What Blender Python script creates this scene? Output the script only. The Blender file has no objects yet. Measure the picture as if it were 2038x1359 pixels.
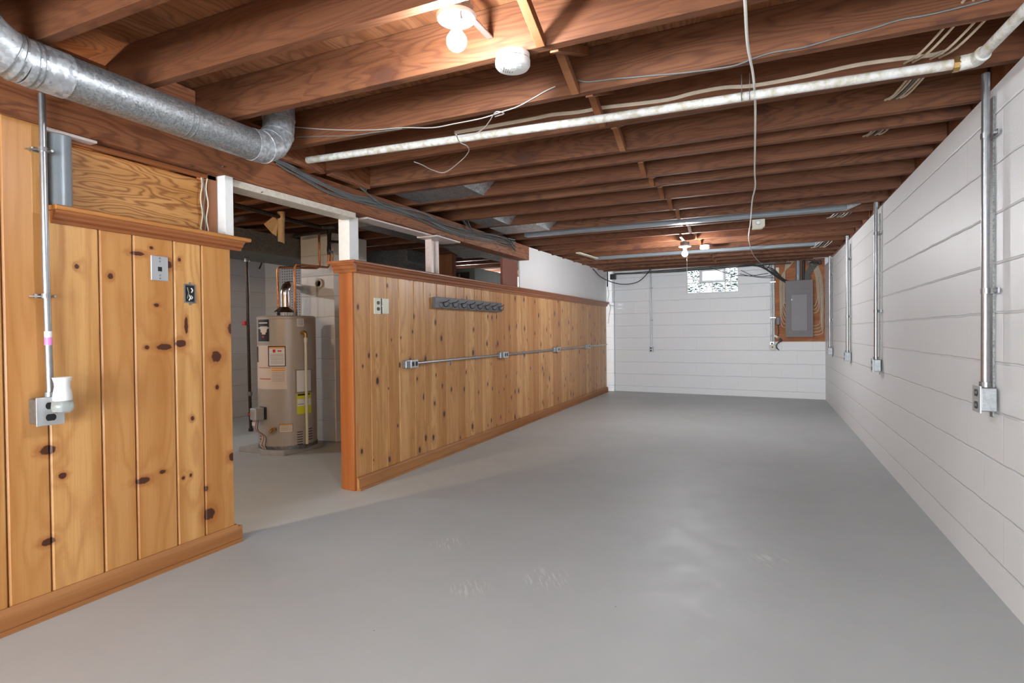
import bpy, bmesh, math, random
from mathutils import Vector, Matrix
random.seed(7)
S = bpy.context.scene
COL = S.collection
R_ = math.radians
# ------------------------------------------------------------------ camera
W, H, FPX = 2038, 1359, 1130.65
YAW, PITCH, ROLL, HC = 0.419787, -0.013201, -0.010379, 1.12
f_ = Vector((-math.sin(YAW)*math.cos(PITCH), math.cos(YAW)*math.cos(PITCH), math.sin(PITCH)))
r_ = Vector((math.cos(YAW), math.sin(YAW), 0)); u_ = r_.cross(f_)
RX = r_*math.cos(ROLL)+u_*math.sin(ROLL); UX = -r_*math.sin(ROLL)+u_*math.cos(ROLL)
cam = bpy.data.cameras.new('camera'); camo = bpy.data.objects.new('camera', cam); COL.objects.link(camo)
m = Matrix((RX, UX, -f_)).transposed().to_4x4(); m.translation = (0, 0, HC); camo.matrix_world = m
cam.sensor_width = 36; cam.lens = FPX/W*36; cam.clip_start = 0.02; S.camera = camo
# ------------------------------------------------------------------ world, exposure
wd = bpy.data.worlds.new('world'); S.world = wd; wd.use_nodes = True
wd.node_tree.nodes['Background'].inputs[0].default_value = (0.75, 0.85, 1, 1)
wd.node_tree.nodes['Background'].inputs[1].default_value = 1.0
S.view_settings.view_transform = 'Standard'; S.view_settings.look = 'None'
S.view_settings.exposure = 0.75; S.view_settings.gamma = 1; S.view_settings.use_curve_mapping = False
BULB_E, BACK_E, REAR_E, UTIL_E, FAR_E, REAR_FILL_E = 560, 980, 0, 900, 2200, 18.5
COOL, NEUT, WARM = (0.86, 0.93, 1), (0.95, 0.96, 1), (1, 0.73, 0.44)

def at(px, py, axis, val):
    d = f_*FPX + RX*(px-W/2) - UX*(py-H/2)
    o = Vector((0, 0, HC)); t = (val-o[axis])/d[axis]; return o+d*t
SL = 0.0125                      # the joists rise a little towards the back
def jz(y): return 2.17 + SL*(y-2)
def atc(px, py, dz=0):           # point on the underside of the joists
    d = f_*FPX + RX*(px-W/2) - UX*(py-H/2); o = Vector((0, 0, HC))
    n = Vector((0, -SL, 1)); c = 2.17-SL*2+dz; t = (c-o.dot(n))/d.dot(n); return o+d*t
BA, BB = Vector((-2.80, 10.88, 0)), Vector((0.887, 10.49, 0))      # back wall line
BD = (BB-BA).normalized(); BN = Vector((BD.y, -BD.x, 0))           # BN points into the room
def atb(px, py, off=0):
    d = f_*FPX + RX*(px-W/2) - UX*(py-H/2); o = Vector((0, 0, HC))
    t = ((BA+BN*off)-o).dot(BN)/d.dot(BN); return o+d*t
def by(x, off=0): return BA.y + (x-BA.x)*BD.y/BD.x + BN.y*off

# ------------------------------------------------------------------ mesh builder
class MB:
    def __init__(s): s.v = []; s.f = []; s.b = []; s.bid = 0.0
    def add(s, vs, fs):
        n = len(s.v); s.v += [Vector(v) for v in vs]
        for f in fs: s.f.append([i+n for i in f]); s.b.append(s.bid)
    def box(s, x0, x1, y0, y1, z0, z1):
        if x0 > x1: x0, x1 = x1, x0
        if y0 > y1: y0, y1 = y1, y0
        if z0 > z1: z0, z1 = z1, z0
        s.add([(x0,y0,z0),(x1,y0,z0),(x1,y1,z0),(x0,y1,z0),(x0,y0,z1),(x1,y0,z1),(x1,y1,z1),(x0,y1,z1)],
              [(0,3,2,1),(4,5,6,7),(0,1,5,4),(1,2,6,5),(2,3,7,6),(3,0,4,7)]); return s
    def bar(s, a, b, w, t, up=(0,0,1)):      # rectangular bar a->b, width w across, thickness t along up
        a, b = Vector(a), Vector(b); d = (b-a).normalized(); q = d.cross(Vector(up)).normalized(); n = q.cross(d)
        vs = [p+q*sx*w/2+n*sz*t/2 for p in (a, b) for sx, sz in ((-1,-1),(1,-1),(1,1),(-1,1))]
        s.add(vs, [(0,3,2,1),(4,5,6,7),(0,1,5,4),(1,2,6,5),(2,3,7,6),(3,0,4,7)]); return s
    def prism(s, poly, axis, a, b):          # poly in the two other axes (order y,z / x,z / x,y)
        n = len(poly); vs = []
        for c in (a, b):
            for p in poly: vs.append({0:(c,p[0],p[1]), 1:(p[0],c,p[1]), 2:(p[0],p[1],c)}[axis])
        s.add(vs, [list(range(n))[::-1], list(range(n, 2*n))]+[(i, (i+1) % n, n+(i+1) % n, n+i) for i in range(n)]); return s
    def tube(s, pts, r, seg=8, caps=True, rs=None):
        pts = [Vector(p) for p in pts]; n = len(pts); vs = []; fs = []; nrm = None
        for i, p in enumerate(pts):
            t = (pts[min(i+1, n-1)]-pts[max(i-1, 0)]).normalized()
            if nrm is None: nrm = t.orthogonal().normalized()
            else:
                nrm = nrm - t*nrm.dot(t); nrm = nrm.normalized() if nrm.length > 1e-6 else t.orthogonal().normalized()
            bt = t.cross(nrm); rr = rs[i] if rs else r
            for k in range(seg):
                a = 2*math.pi*k/seg; vs.append(p+nrm*math.cos(a)*rr+bt*math.sin(a)*rr)
        for i in range(n-1):
            for k in range(seg): fs.append((i*seg+k, i*seg+(k+1) % seg, (i+1)*seg+(k+1) % seg, (i+1)*seg+k))
        if caps: fs.append(list(range(seg))[::-1]); fs.append([(n-1)*seg+k for k in range(seg)])
        s.add(vs, fs); return s
    def cyl(s, a, b, r, seg=20, r2=None): return s.tube([a, b], r, seg, True, [r, r if r2 is None else r2])
    def lathe(s, prof, c=(0,0,0), axis=(0,0,1), seg=28):     # prof: (radius, height)
        ax = Vector(axis).normalized(); q = ax.orthogonal().normalized(); w = ax.cross(q); c = Vector(c); vs = []; fs = []; n = len(prof)
        for r, z in prof:
            for k in range(seg):
                a = 2*math.pi*k/seg; vs.append(c+ax*z+(q*math.cos(a)+w*math.sin(a))*max(r, 1e-5))
        for i in range(n-1):
            for k in range(seg): fs.append((i*seg+k, i*seg+(k+1) % seg, (i+1)*seg+(k+1) % seg, (i+1)*seg+k))
        fs.append(list(range(seg))[::-1]); fs.append([(n-1)*seg+k for k in range(seg)])
        s.add(vs, fs); return s
    def map(s, fn): s.v = [Vector(fn(v)) for v in s.v]; return s

def wloc(o):
    v = Vector((0,0,0))
    while o: v = v+o.location; o = o.parent
    return v
def obj(name, mb, mat, parent=None, bevel=0, smooth=False, local=False, seg=2):
    me = bpy.data.meshes.new(name); off = Vector((0,0,0))
    if parent and not local: off = wloc(parent)
    me.from_pydata([v-off for v in mb.v], [], mb.f)
    a = me.attributes.new('board', 'FLOAT', 'FACE'); a.data.foreach_set('value', mb.b)
    bm = bmesh.new(); bm.from_mesh(me); bmesh.ops.recalc_face_normals(bm, faces=bm.faces); bm.to_mesh(me); bm.free()
    if smooth:
        for p in me.polygons: p.use_smooth = True
        me.set_sharp_from_angle(angle=R_(38))
    me.materials.append(mat)
    o = bpy.data.objects.new(name, me); COL.objects.link(o)
    if parent: o.parent = parent
    if bevel:
        b = o.modifiers.new('bevel', 'BEVEL'); b.width = bevel; b.segments = seg; b.limit_method = 'ANGLE'
    return o
def tag(o, label=None, cat=None, group=None, kind=None):
    if label: o['label'] = label
    if cat: o['category'] = cat
    if group: o['group'] = group
    if kind: o['kind'] = kind
    return o
def thing(name, label, cat, loc=(0,0,0), group=None):
    o = bpy.data.objects.new(name, None); o.empty_display_size = .05; COL.objects.link(o); o.location = loc
    return tag(o, label, cat, group)
def struct(name, mb, mat, **k): return tag(obj(name, mb, mat, **k), kind='structure')
def copy_tree(o, parent=None):
    c = o.copy(); COL.objects.link(c)
    if parent: c.parent = parent
    for ch in [x for x in o.children]: copy_tree(ch, c)
    return c
def smoothpath(pts, n=6):         # Catmull-Rom through the points
    P = [Vector(p) for p in pts]; Q = [P[0]*2-P[1]]+P+[P[-1]*2-P[-2]]; out = []
    for i in range(1, len(Q)-2):
        p0, p1, p2, p3 = Q[i-1:i+3]
        for k in range(n):
            t = k/n; out.append(.5*((2*p1)+(p2-p0)*t+(2*p0-5*p1+4*p2-p3)*t*t+(3*p1-p0-3*p2+p3)*t**3))
    out.append(P[-1]); return out

# ------------------------------------------------------------------ materials
def new(name):
    m = bpy.data.materials.new(name); m.use_nodes = True; nt = m.node_tree
    return m, nt, nt.nodes['Principled BSDF']
class NT:
    def __init__(s, nt): s.nt = nt
    def n(s, t, **k):
        o = s.nt.nodes.new(t)
        for a, b in k.items(): setattr(o, a, b)
        return o
    def l(s, a, b): s.nt.links.new(a, b)
    def val(s, x, sock):
        if isinstance(x, (int, float)): sock.default_value = x
        elif isinstance(x, tuple): sock.default_value = x if len(x) == len(sock.default_value) else x+(1,)
        else: s.l(x, sock)
    def math(s, op, a, b=0, c=0, clamp=False):
        o = s.n('ShaderNodeMath', operation=op); o.use_clamp = clamp
        s.val(a, o.inputs[0]); s.val(b, o.inputs[1]); s.val(c, o.inputs[2]); return o.outputs[0]
    def vec(s, x, y, z):
        o = s.n('ShaderNodeCombineXYZ'); s.val(x, o.inputs[0]); s.val(y, o.inputs[1]); s.val(z, o.inputs[2]); return o.outputs[0]
    def pos(s):
        g = s.n('ShaderNodeNewGeometry'); p = s.n('ShaderNodeSeparateXYZ'); s.l(g.outputs['Position'], p.inputs[0]); return g.outputs['Position'], p.outputs
    def noise(s, v, scale=1, detail=3, rough=.5, dist=0):
        o = s.n('ShaderNodeTexNoise'); s.val(v, o.inputs['Vector']); o.inputs['Scale'].default_value = scale
        o.inputs['Detail'].default_value = detail; o.inputs['Roughness'].default_value = rough; o.inputs['Distortion'].default_value = dist
        return o.outputs['Fac']
    def mix(s, f, a, b, bt='MIX'):
        o = s.n('ShaderNodeMix', data_type='RGBA', blend_type=bt); s.val(f, o.inputs[0]); s.val(a, o.inputs[6]); s.val(b, o.inputs[7]); return o.outputs[2]
    def step(s, x, a, b):           # smooth 0..1 between a and b
        o = s.n('ShaderNodeMapRange', interpolation_type='SMOOTHSTEP'); s.val(x, o.inputs[0]); s.val(a, o.inputs[1]); s.val(b, o.inputs[2]); return o.outputs[0]
    def bump(s, h, st, d=.01):
        o = s.n('ShaderNodeBump'); s.val(h, o.inputs['Height']); o.inputs['Strength'].default_value = st; o.inputs['Distance'].default_value = d; return o.outputs[0]

def wood(name, L, A, base, dark, knotc=(.06,.02,.01), board=False, knots=0.0, klist=(), rings=1.0, rough=.45,
         var=.35, ringf=9.0, kcell=(.17, .42), ksize=.013, spec=.4, tone2=None, klw=1.0, gl=.55, ga=4.2, fs=.35):
    m, nt, bs = new(name); N = NT(nt); P, xyz = N.pos()
    l, a = xyz['XYZ'.index(L)], xyz['XYZ'.index(A)]
    D = [c for c in 'XYZ' if c not in (L, A)][0]; d = xyz['XYZ'.index(D)]
    if board:
        at_ = N.n('ShaderNodeAttribute', attribute_name='board'); seed = at_.outputs['Fac']
    else: seed = N.n('ShaderNodeObjectInfo').outputs['Random']
    a2 = N.math('ADD', a, d)
    ll = N.math('ADD', l, N.math('MULTIPLY', seed, 17.3))
    s3 = N.math('MULTIPLY', seed, 41.0)
    kd = None; kmask = None
    if knots > 0:
        vo = N.n('ShaderNodeTexVoronoi', voronoi_dimensions='2D', feature='F1'); vo.inputs['Scale'].default_value = 1; vo.inputs['Randomness'].default_value = .95
        ca = N.math('DIVIDE', N.math('ADD', a2, N.math('MULTIPLY', seed, 3.1)), kcell[0]); cl = N.math('DIVIDE', ll, kcell[1])
        N.l(N.vec(ca, cl, 0), vo.inputs['Vector'])
        po = N.n('ShaderNodeSeparateXYZ'); N.l(vo.outputs['Position'], po.inputs[0])
        da = N.math('MULTIPLY', N.math('SUBTRACT', ca, po.outputs[0]), kcell[0]); dl = N.math('MULTIPLY', N.math('SUBTRACT', cl, po.outputs[1]), kcell[1]*.62)
        dist = N.math('SQRT', N.math('ADD', N.math('MULTIPLY', da, da), N.math('MULTIPLY', dl, dl)))
        cs = N.n('ShaderNodeSeparateColor'); N.l(vo.outputs['Color'], cs.inputs[0])
        on = N.math('LESS_THAN', cs.outputs[0], knots)
        rr = N.math('MULTIPLY', N.math('ADD', .3, cs.outputs[1]), ksize)
        dist = N.math('ADD', dist, N.math('MULTIPLY', N.math('SUBTRACT', 1, on), 5.0))
        kd = N.math('DIVIDE', dist, rr)
    for (ka, kl, ra, rl) in klist:
        v1 = N.math('DIVIDE', N.math('SUBTRACT', a, ka), ra); v2 = N.math('DIVIDE', N.math('SUBTRACT', l, kl), rl)
        q = N.math('SQRT', N.math('ADD', N.math('MULTIPLY', v1, v1), N.math('MULTIPLY', v2, v2)))
        kd = q if kd is None else N.math('MINIMUM', kd, q)
    n1 = N.noise(N.vec(N.math('MULTIPLY', ll, gl), N.math('MULTIPLY', a2, ga), s3), 1, 3, .45)
    ringx = N.math('ADD', N.math('MULTIPLY', n1, ringf), N.math('MULTIPLY', a2, 9))
    if kd is not None:
        wob = N.noise(P, 60, 2)
        kd = N.math('MULTIPLY', kd, N.math('ADD', .7, N.math('MULTIPLY', wob, .6)))
        pull = N.math('DIVIDE', 1.6, N.math('ADD', N.math('MULTIPLY', kd, .55), .6))
        ringx = N.math('ADD', ringx, pull)
    ring = N.math('POWER', N.math('ADD', .5, N.math('MULTIPLY', N.math('SINE', N.math('MULTIPLY', ringx, 6.28)), .5)), 2.5)
    fib = N.noise(N.vec(N.math('MULTIPLY', ll, 4), N.math('MULTIPLY', a2, 170), s3), 1, 3, .6)
    tone = N.noise(N.vec(N.math('MULTIPLY', ll, .35), N.math('MULTIPLY', a2, 9), s3), 1, 2, .5)
    c = N.mix(N.step(tone, .35, .68), base, tone2 or tuple(x*y for x, y in zip(base, (.72, .60, .45))))
    c = N.mix(N.math('MULTIPLY', ring, .42*rings), c, dark)
    c = N.mix(N.math('MULTIPLY', N.step(fib, .42, .75), fs), c, dark)
    wn = N.n('ShaderNodeTexWhiteNoise', noise_dimensions='1D'); N.l(s3, wn.inputs['W'])
    c = N.mix(N.math('MULTIPLY', N.step(wn.outputs['Value'], .15, .9), var), c, tuple(x*y for x, y in zip(base, (.60, .42, .26))))
    if kd is not None:
        c = N.mix(N.math('MULTIPLY', N.step(kd, 2.4, .9), .55*klw), c, tuple(x*y for x, y in zip(dark, (.8, .6, .5))))
        c = N.mix(N.step(kd, 1.05, .8), c, knotc)
    N.l(c, bs.inputs['Base Color'])
    N.val(N.math('ADD', rough, N.math('MULTIPLY', fib, .15)), bs.inputs['Roughness'])
    bs.inputs['Specular IOR Level'].default_value = spec
    N.l(N.bump(fib, .12, .002), bs.inputs['Normal'])
    return m

def plain(name, c, rough=.5, metal=0, noise=0, nscale=30, bump=0, dark=None, spec=.5, **k):
    m, nt, bs = new(name); N = NT(nt)
    bs.inputs['Roughness'].default_value = rough; bs.inputs['Metallic'].default_value = metal
    bs.inputs['Specular IOR Level'].default_value = spec
    tc = N.n('ShaderNodeTexCoord').outputs['Object']
    nz = N.noise(tc, nscale, 4, .6)
    N.l(N.mix(N.math('MULTIPLY', N.step(nz, .35, .7), noise), c, dark or tuple(x*.6 for x in c)), bs.inputs['Base Color'])
    if bump: N.l(N.bump(nz, bump, .003), bs.inputs['Normal'])
    for a, b in k.items(): bs.inputs[a].default_value = b
    return m

def galv(name, c=(.50, .52, .53), rough=.34, scale=160, metal=.85):
    m, nt, bs = new(name); N = NT(nt); P, _ = N.pos()
    vo = N.n('ShaderNodeTexVoronoi'); vo.inputs['Scale'].default_value = scale; N.l(P, vo.inputs['Vector'])
    cs = N.n('ShaderNodeSeparateColor'); N.l(vo.outputs['Color'], cs.inputs[0])
    nz = N.noise(P, 9, 3)
    f = N.math('ADD', N.math('MULTIPLY', cs.outputs[0], .7), N.math('MULTIPLY', nz, .3))
    N.l(N.mix(f, c, tuple(x*.45 for x in c)), bs.inputs['Base Color'])
    N.l(N.math('ADD', rough, N.math('MULTIPLY', cs.outputs[1], .22)), bs.inputs['Roughness'])
    bs.inputs['Metallic'].default_value = metal
    N.l(N.bump(cs.outputs[2], .12, .002), bs.inputs['Normal'])
    return m

def blockwall(name, hx, bw, bh, ox, oz, col=(.80, .81, .81)):     # painted concrete blocks; hx = horizontal axis
    m, nt, bs = new(name); N = NT(nt); P, xyz = N.pos()
    h_ = xyz['XYZ'.index(hx)]; z = xyz[2]
    wv = N.math('MULTIPLY', N.math('SUBTRACT', N.noise(P, 7, 2), .5), .012)
    br = N.n('ShaderNodeTexBrick'); br.offset = .5; br.squash = 1
    N.l(N.vec(N.math('ADD', h_, ox), N.math('ADD', N.math('ADD', z, oz), wv), 0), br.inputs['Vector'])
    for k, v in (('Scale', 1), ('Mortar Size', .007), ('Mortar Smooth', .6), ('Brick Width', bw), ('Row Height', bh), ('Bias', 0)): br.inputs[k].default_value = v
    mort = br.outputs['Fac']
    grit = N.noise(P, 160, 3, .6); gr2 = N.noise(P, 2.2, 2)
    pit = N.step(N.noise(P, 95, 1, .5), .74, .80)
    # horizontal beds show more than the head joints
    zz = N.math('FRACT', N.math('DIVIDE', N.math('ADD', N.math('ADD', z, oz), wv), bh))
    bed = N.math('ADD', N.step(zz, .035, .0), N.step(zz, .965, 1.0))
    hgt = N.math('ADD', N.math('MULTIPLY', mort, -.22), N.math('MULTIPLY', bed, -.75))
    hgt = N.math('ADD', hgt, N.math('MULTIPLY', grit, .22))
    c = N.mix(N.math('MULTIPLY', gr2, .10), col, tuple(x*.8 for x in col))
    c = N.mix(N.math('MULTIPLY', bed, .05), c, tuple(x*.62 for x in col))
    c = N.mix(N.math('MULTIPLY', pit, .12), c, (.2, .2, .2))
    N.l(c, bs.inputs['Base Color']); bs.inputs['Roughness'].default_value = .42; bs.inputs['Specular IOR Level'].default_value = .45
    N.l(N.bump(hgt, .8, .006), bs.inputs['Normal'])
    return m

def floormat():
    m, nt, bs = new('grey_floor_paint'); N = NT(nt); P, xyz = N.pos()
    big = N.noise(P, .9, 4, .6); med = N.noise(P, 6, 4, .6)
    col = (.505, .54, .54)
    c = N.mix(N.step(big, .3, .75), col, (.455, .485, .487))
    c = N.mix(N.math('MULTIPLY', N.step(med, .5, .75), .25), c, (.56, .57, .58))
    vo = N.n('ShaderNodeTexVoronoi'); vo.inputs['Scale'].default_value = 9; N.l(P, vo.inputs['Vector'])
    cs = N.n('ShaderNodeSeparateColor'); N.l(vo.outputs['Color'], cs.inputs[0])
    dots = N.math('MULTIPLY', N.step(vo.outputs['Distance'], .035, .02), N.math('GREATER_THAN', cs.outputs[0], .72))
    c = N.mix(N.math('MULTIPLY', dots, .8), c, (.07, .07, .07))
    vo2 = N.n('ShaderNodeTexVoronoi'); vo2.inputs['Scale'].default_value = 6; N.l(N.vec(xyz[0], xyz[1], 5.0), vo2.inputs['Vector'])
    cs2 = N.n('ShaderNodeSeparateColor'); N.l(vo2.outputs['Color'], cs2.inputs[0])
    d2 = N.math('MULTIPLY', N.step(vo2.outputs['Distance'], .045, .03), N.math('GREATER_THAN', cs2.outputs[0], .8))
    c = N.mix(N.math('MULTIPLY', d2, .5), c, (.75, .75, .75))
    # scratches where things were dragged
    sc = N.noise(N.vec(N.math('ADD', N.math('MULTIPLY', xyz[0], 60), N.math('MULTIPLY', xyz[1], 40)), N.math('MULTIPLY', xyz[1], 9), 0), 1, 3, .7)
    for (cx, cy, rr) in ((-.93, 2.42, .17), (-1.55, 2.62, .14), (-1.2, 2.2, .12), (.0, 3.05, .15)):
        dx = N.math('SUBTRACT', xyz[0], cx); dy = N.math('SUBTRACT', xyz[1], cy)
        dd = N.math('SQRT', N.math('ADD', N.math('MULTIPLY', dx, dx), N.math('MULTIPLY', dy, dy)))
        mk = N.math('MULTIPLY', N.step(dd, rr, rr*.3), N.step(sc, .54, .60))
        c = N.mix(N.math('MULTIPLY', mk, .6), c, (.72, .72, .70))
    N.l(c, bs.inputs['Base Color'])
    N.l(N.math('ADD', .44, N.math('MULTIPLY', N.step(med, .3, .8), .16)), bs.inputs['Roughness'])
    bs.inputs['Specular IOR Level'].default_value = .32
    N.l(N.bump(N.noise(P, 120, 3, .6), .06, .003), bs.inputs['Normal'])
    return m

def emit(name, c, e):
    m, nt, bs = new(name); bs.inputs['Base Color'].default_value = (.9, .9, .9, 1)
    bs.inputs['Emission Color'].default_value = tuple(c)+(1,); bs.inputs['Emission Strength'].default_value = e; return m

LKN = [(1.444,1.423,.009,.011),(1.579,1.395,.012,.014),(1.905,1.505,.009,.010),(1.70,1.51,.035,.010),(1.835,1.475,.035,.022),(1.785,1.275,.014,.009),
       (1.735,1.075,.012,.010),(1.82,1.075,.040,.016),(1.905,1.09,.030,.020),(2.103,1.017,.032,.030),(2.195,1.165,.020,.028),(2.105,.855,.011,.014),
       (1.96,.71,.010,.012),(1.325,.67,.030,.020),(1.375,.555,.016,.014),(1.705,.455,.035,.016),(1.80,.475,.016,.010),(1.905,.42,.009,.009),(1.945,.425,.008,.010),
       (2.03,.335,.012,.014),(2.046,.20,.034,.032),(2.19,.47,.022,.024),(1.32,.30,.026,.016),(1.765,1.545,.010,.008),(1.935,1.18,.010,.045)]
PINE = wood('knotty_pine_wall', 'Z', 'Y', (.66, .37, .135), (.36, .13, .03), board=True, klist=LKN, rough=.34, var=.55, knotc=(.07,.02,.008), rings=1.0, ringf=9, fs=.3)
PINE2 = wood('knotty_pine_half_wall', 'Z', 'Y', (.66, .375, .15), (.34, .13, .04), board=True, knots=.78, ksize=.017, kcell=(.16,.36), rough=.32, var=.6, knotc=(.06,.025,.02), rings=1.0, ringf=8)
TRIMY = wood('orange_stained_moulding', 'Y', 'X', (.50, .215, .06), (.28, .08, .02), rough=.35, rings=.5, var=.1)
TRIMD = wood('brown_stained_moulding', 'Y', 'X', (.34, .125, .045), (.17, .05, .02), rough=.33, rings=.5, var=.1)
BASEB = wood('worn_baseboard_wood', 'Y', 'X', (.42, .19, .065), (.22, .085, .03), rough=.5, rings=.6, var=.1)
ENDB = wood('red_brown_end_board', 'Z', 'X', (.42, .14, .035), (.22, .06, .015), rough=.35, rings=.4, var=.1)
JOIST = wood('old_joist_lumber', 'X', 'Z', (.195, .080, .034), (.058, .017, .008), knots=.42, kcell=(.24,.55), ksize=.026, rough=.6, var=.5, knotc=(.08,.028,.014), rings=1.5, ringf=20, klw=.9, ga=5.5, gl=.8, fs=.5)
BEAMW = wood('girder_lumber', 'Y', 'Z', (.33, .13, .056), (.10, .03, .013), knots=.4, kcell=(.22,.6), ksize=.018, rough=.6, var=.2, knotc=(.08,.03,.015), rings=1.5, ringf=20, klw=.9, ga=5.5, gl=.9, fs=.5)
SUBF = wood('subfloor_sheathing', 'Y', 'X', (.30, .13, .055), (.09, .032, .013), knots=.3, kcell=(.4,.7), ksize=.02, rough=.7, var=.2, rings=1.4, ringf=22, ga=3, gl=1.2, fs=.6)
BRACE = wood('bridging_lumber', 'X', 'Y', (.30, .13, .055), (.14, .045, .02), rough=.6, rings=.6)
PLYW = wood('wavy_grain_plywood', 'Y', 'Z', (.56, .28, .09), (.22, .075, .018), rough=.42, rings=2.0, ringf=17, var=0, gl=1.7, ga=9, fs=.2)
STUD = wood('dark_stud_lumber', 'Z', 'Y', (.30, .13, .06), (.15, .06, .03), rough=.6)
ORPLY = wood('orange_brown_backboard', 'X', 'Z', (.46, .17, .045), (.20, .06, .015), knots=.4, kcell=(.3,.4), ksize=.02, rough=.5, rings=1.2, ringf=12)
FLOORM = floormat()
WALLR = blockwall('painted_block_right', 'Y', .46, .209, -3.283+.46*8+.46*.25, -1.396+.209*8)
WALLB = blockwall('painted_block_back', 'X', .46, .2295, 10.1, -1.254+.2295*8, (.80, .815, .82))
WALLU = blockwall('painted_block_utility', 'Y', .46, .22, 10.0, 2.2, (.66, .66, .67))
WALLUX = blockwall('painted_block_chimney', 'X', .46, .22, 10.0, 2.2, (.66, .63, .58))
WHITE = plain('white_panel_paint', (.80, .80, .79), .5, noise=.08, nscale=3)
WHITEP = plain('white_post_paint', (.78, .77, .74), .5, noise=.15, nscale=25)
CREAMP = plain('yellowed_white_paint', (.62, .56, .47), .5, noise=.5, nscale=40, dark=(.42,.34,.25))
PINKP = plain('pinkish_white_steel_paint', (.66, .55, .50), .4, noise=.3, nscale=25)
BROWNP = plain('red_brown_paint', (.19, .055, .03), .5, noise=.1)
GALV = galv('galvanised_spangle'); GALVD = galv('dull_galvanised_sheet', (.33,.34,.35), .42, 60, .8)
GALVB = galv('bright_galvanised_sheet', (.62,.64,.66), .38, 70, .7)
EMT = plain('zinc_conduit', (.40, .41, .42), .33, .9, noise=.25, nscale=60)
EMTD = plain('dull_zinc_strut', (.30, .30, .29), .5, .7, noise=.7, nscale=120, dark=(.07,.07,.07))
BOXM = plain('stamped_steel_box', (.30, .31, .31), .42, .8, noise=.5, nscale=70)
PIPEW = plain('white_crusted_pipe', (.56, .56, .54), .6, 0, noise=.9, nscale=28, dark=(.34,.29,.19), bump=.8)
GREYP = plain('grey_painted_pipe', (.24, .27, .29), .38, .2, noise=.1)
BLACKIRON = plain('black_iron_pipe', (.035, .030, .028), .45, .6, noise=.6, nscale=50, dark=(.10,.06,.04))
COPPER = plain('aged_copper', (.42, .17, .075), .35, .9, noise=.5, nscale=40, dark=(.14,.06,.03))
BRASS = plain('brass', (.45, .28, .10), .35, .9)
TANK = plain('grey_beige_enamel', (.43, .385, .335), .32, .1, noise=.06, nscale=4)
WPLAS = plain('white_plastic', (.70, .70, .68), .4)
CREAM = plain('almond_plastic', (.66, .63, .50), .4)
DARKPL = plain('black_plastic', (.012, .012, .012), .35)
SLATE = plain('slate_grey_board_paint', (.10, .095, .10), .5, noise=.5, nscale=40, dark=(.05,.05,.055))
HOOKM = plain('dark_iron_hook', (.06, .055, .055), .3, .8)
PLATE = plain('brushed_steel_plate', (.55, .57, .58), .38, .6)
CABG = plain('grey_cable_jacket', (.13, .13, .12), .6, noise=.4, nscale=30)
CABW = plain('white_cable_jacket', (.62, .60, .55), .5)
CABT = plain('tan_cable_jacket', (.60, .49, .36), .55, noise=.3, nscale=20)
CABL = plain('pale_wire_insulation', (.36, .34, .31), .5)
CABK = plain('black_cable_jacket', (.02, .02, .02), .5)
PANELM = plain('grey_panel_enamel', (.16, .145, .145), .5, 0, noise=.1, nscale=5)
PANELD = plain('lighter_grey_door_enamel', (.22, .21, .22), .5, 0, noise=.15, nscale=5)
PAPER = plain('brown_paper_facing', (.58, .40, .22), .6, noise=.3, nscale=12)
FOIL = plain('bright_flue_metal', (.75, .75, .76), .15, 1)
CONCR = plain('bare_concrete', (.42, .41, .40), .7, noise=.4, nscale=14, bump=.3)
FURN = plain('grey_green_enamel', (.13, .16, .145), .4, .2)
RED = plain('red_paint', (.5, .02, .02), .4); PINKT = plain('pink_tape', (.80, .25, .60), .5)
YELLOW = plain('yellow_label', (.62, .62, .03), .5); LABELW = plain('cream_label', (.68, .58, .49), .5); ORANGE = plain('orange_print', (.75, .33, .06), .5)
LWHITE = plain('white_label', (.72, .72, .72), .5); GLASSY = plain('clear_plastic', (.7, .75, .72), .1, **{'Transmission Weight': .7})
PEG = plain('pegboard_paint', (.72, .70, .70), .5)
BLUEV = plain('blue_valve', (.08, .14, .30), .4)

# ------------------------------------------------------------------ the shell
XR, XL, YB, YF = .887, -6.70, 10.9, -3.6
struct('floor', MB().box(XL-.2, XR+.3, YF-.2, 11.6, -.1, 0), FLOORM)
def tilt(v): return (v.x, v.y, v.z + SL*(v.y-2))
struct('ceiling', MB().box(XL-.2, XR+.3, YF-.2, 11.6, 2.362, 2.40).map(tilt), SUBF)
struct('wall_right', MB().prism([(YF, 0), (11, 0), (11, 2.185), (YF, 2.105)], 0, XR, XR+.2), WALLR)
struct('trim_6', MB().box(XR+.07, XR+.2, YF, 11.1, 2.20, 2.36).map(tilt), STUD)
b0, b1 = BA-BD*.05, BB+BD*.3
def backq(mb, xa, xb, z0, z1, o0, o1):      # box on the back wall between x xa..xb, offset o0..o1 into the room
    vs = []
    for z in (z0, z1):
        for x, o in ((xa, o0), (xb, o0), (xb, o1), (xa, o1)):
            p = BA+BD*((x-BA.x)/BD.x)+BN*o; vs.append((p.x, p.y, z))
    mb.add(vs, [(0,3,2,1),(4,5,6,7),(0,1,5,4),(1,2,6,5),(2,3,7,6),(3,0,4,7)]); return mb
WX0, WX1, WZ0, WZ1 = -1.315, -.415, 1.80, 2.26
wb = MB(); backq(wb, -2.95, WX0, 0, 2.33, 0, -.2); backq(wb, WX1, 1.2, 0, 2.33, 0, -.2); backq(wb, WX0, WX1, 0, WZ0, 0, -.2); backq(wb, WX0, WX1, WZ1, 2.33, 0, -.2)
struct('wall_back', wb, WALLB)
pl = MB(); backq(pl, -2.80, -2.66, 0, 2.30, .002, .07); struct('trim_3', pl, WALLB)
struct('wall_far_back', MB().box(XL, -2.96, 11.0, 11.2, 0, 2.40), WALLUX)
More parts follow.
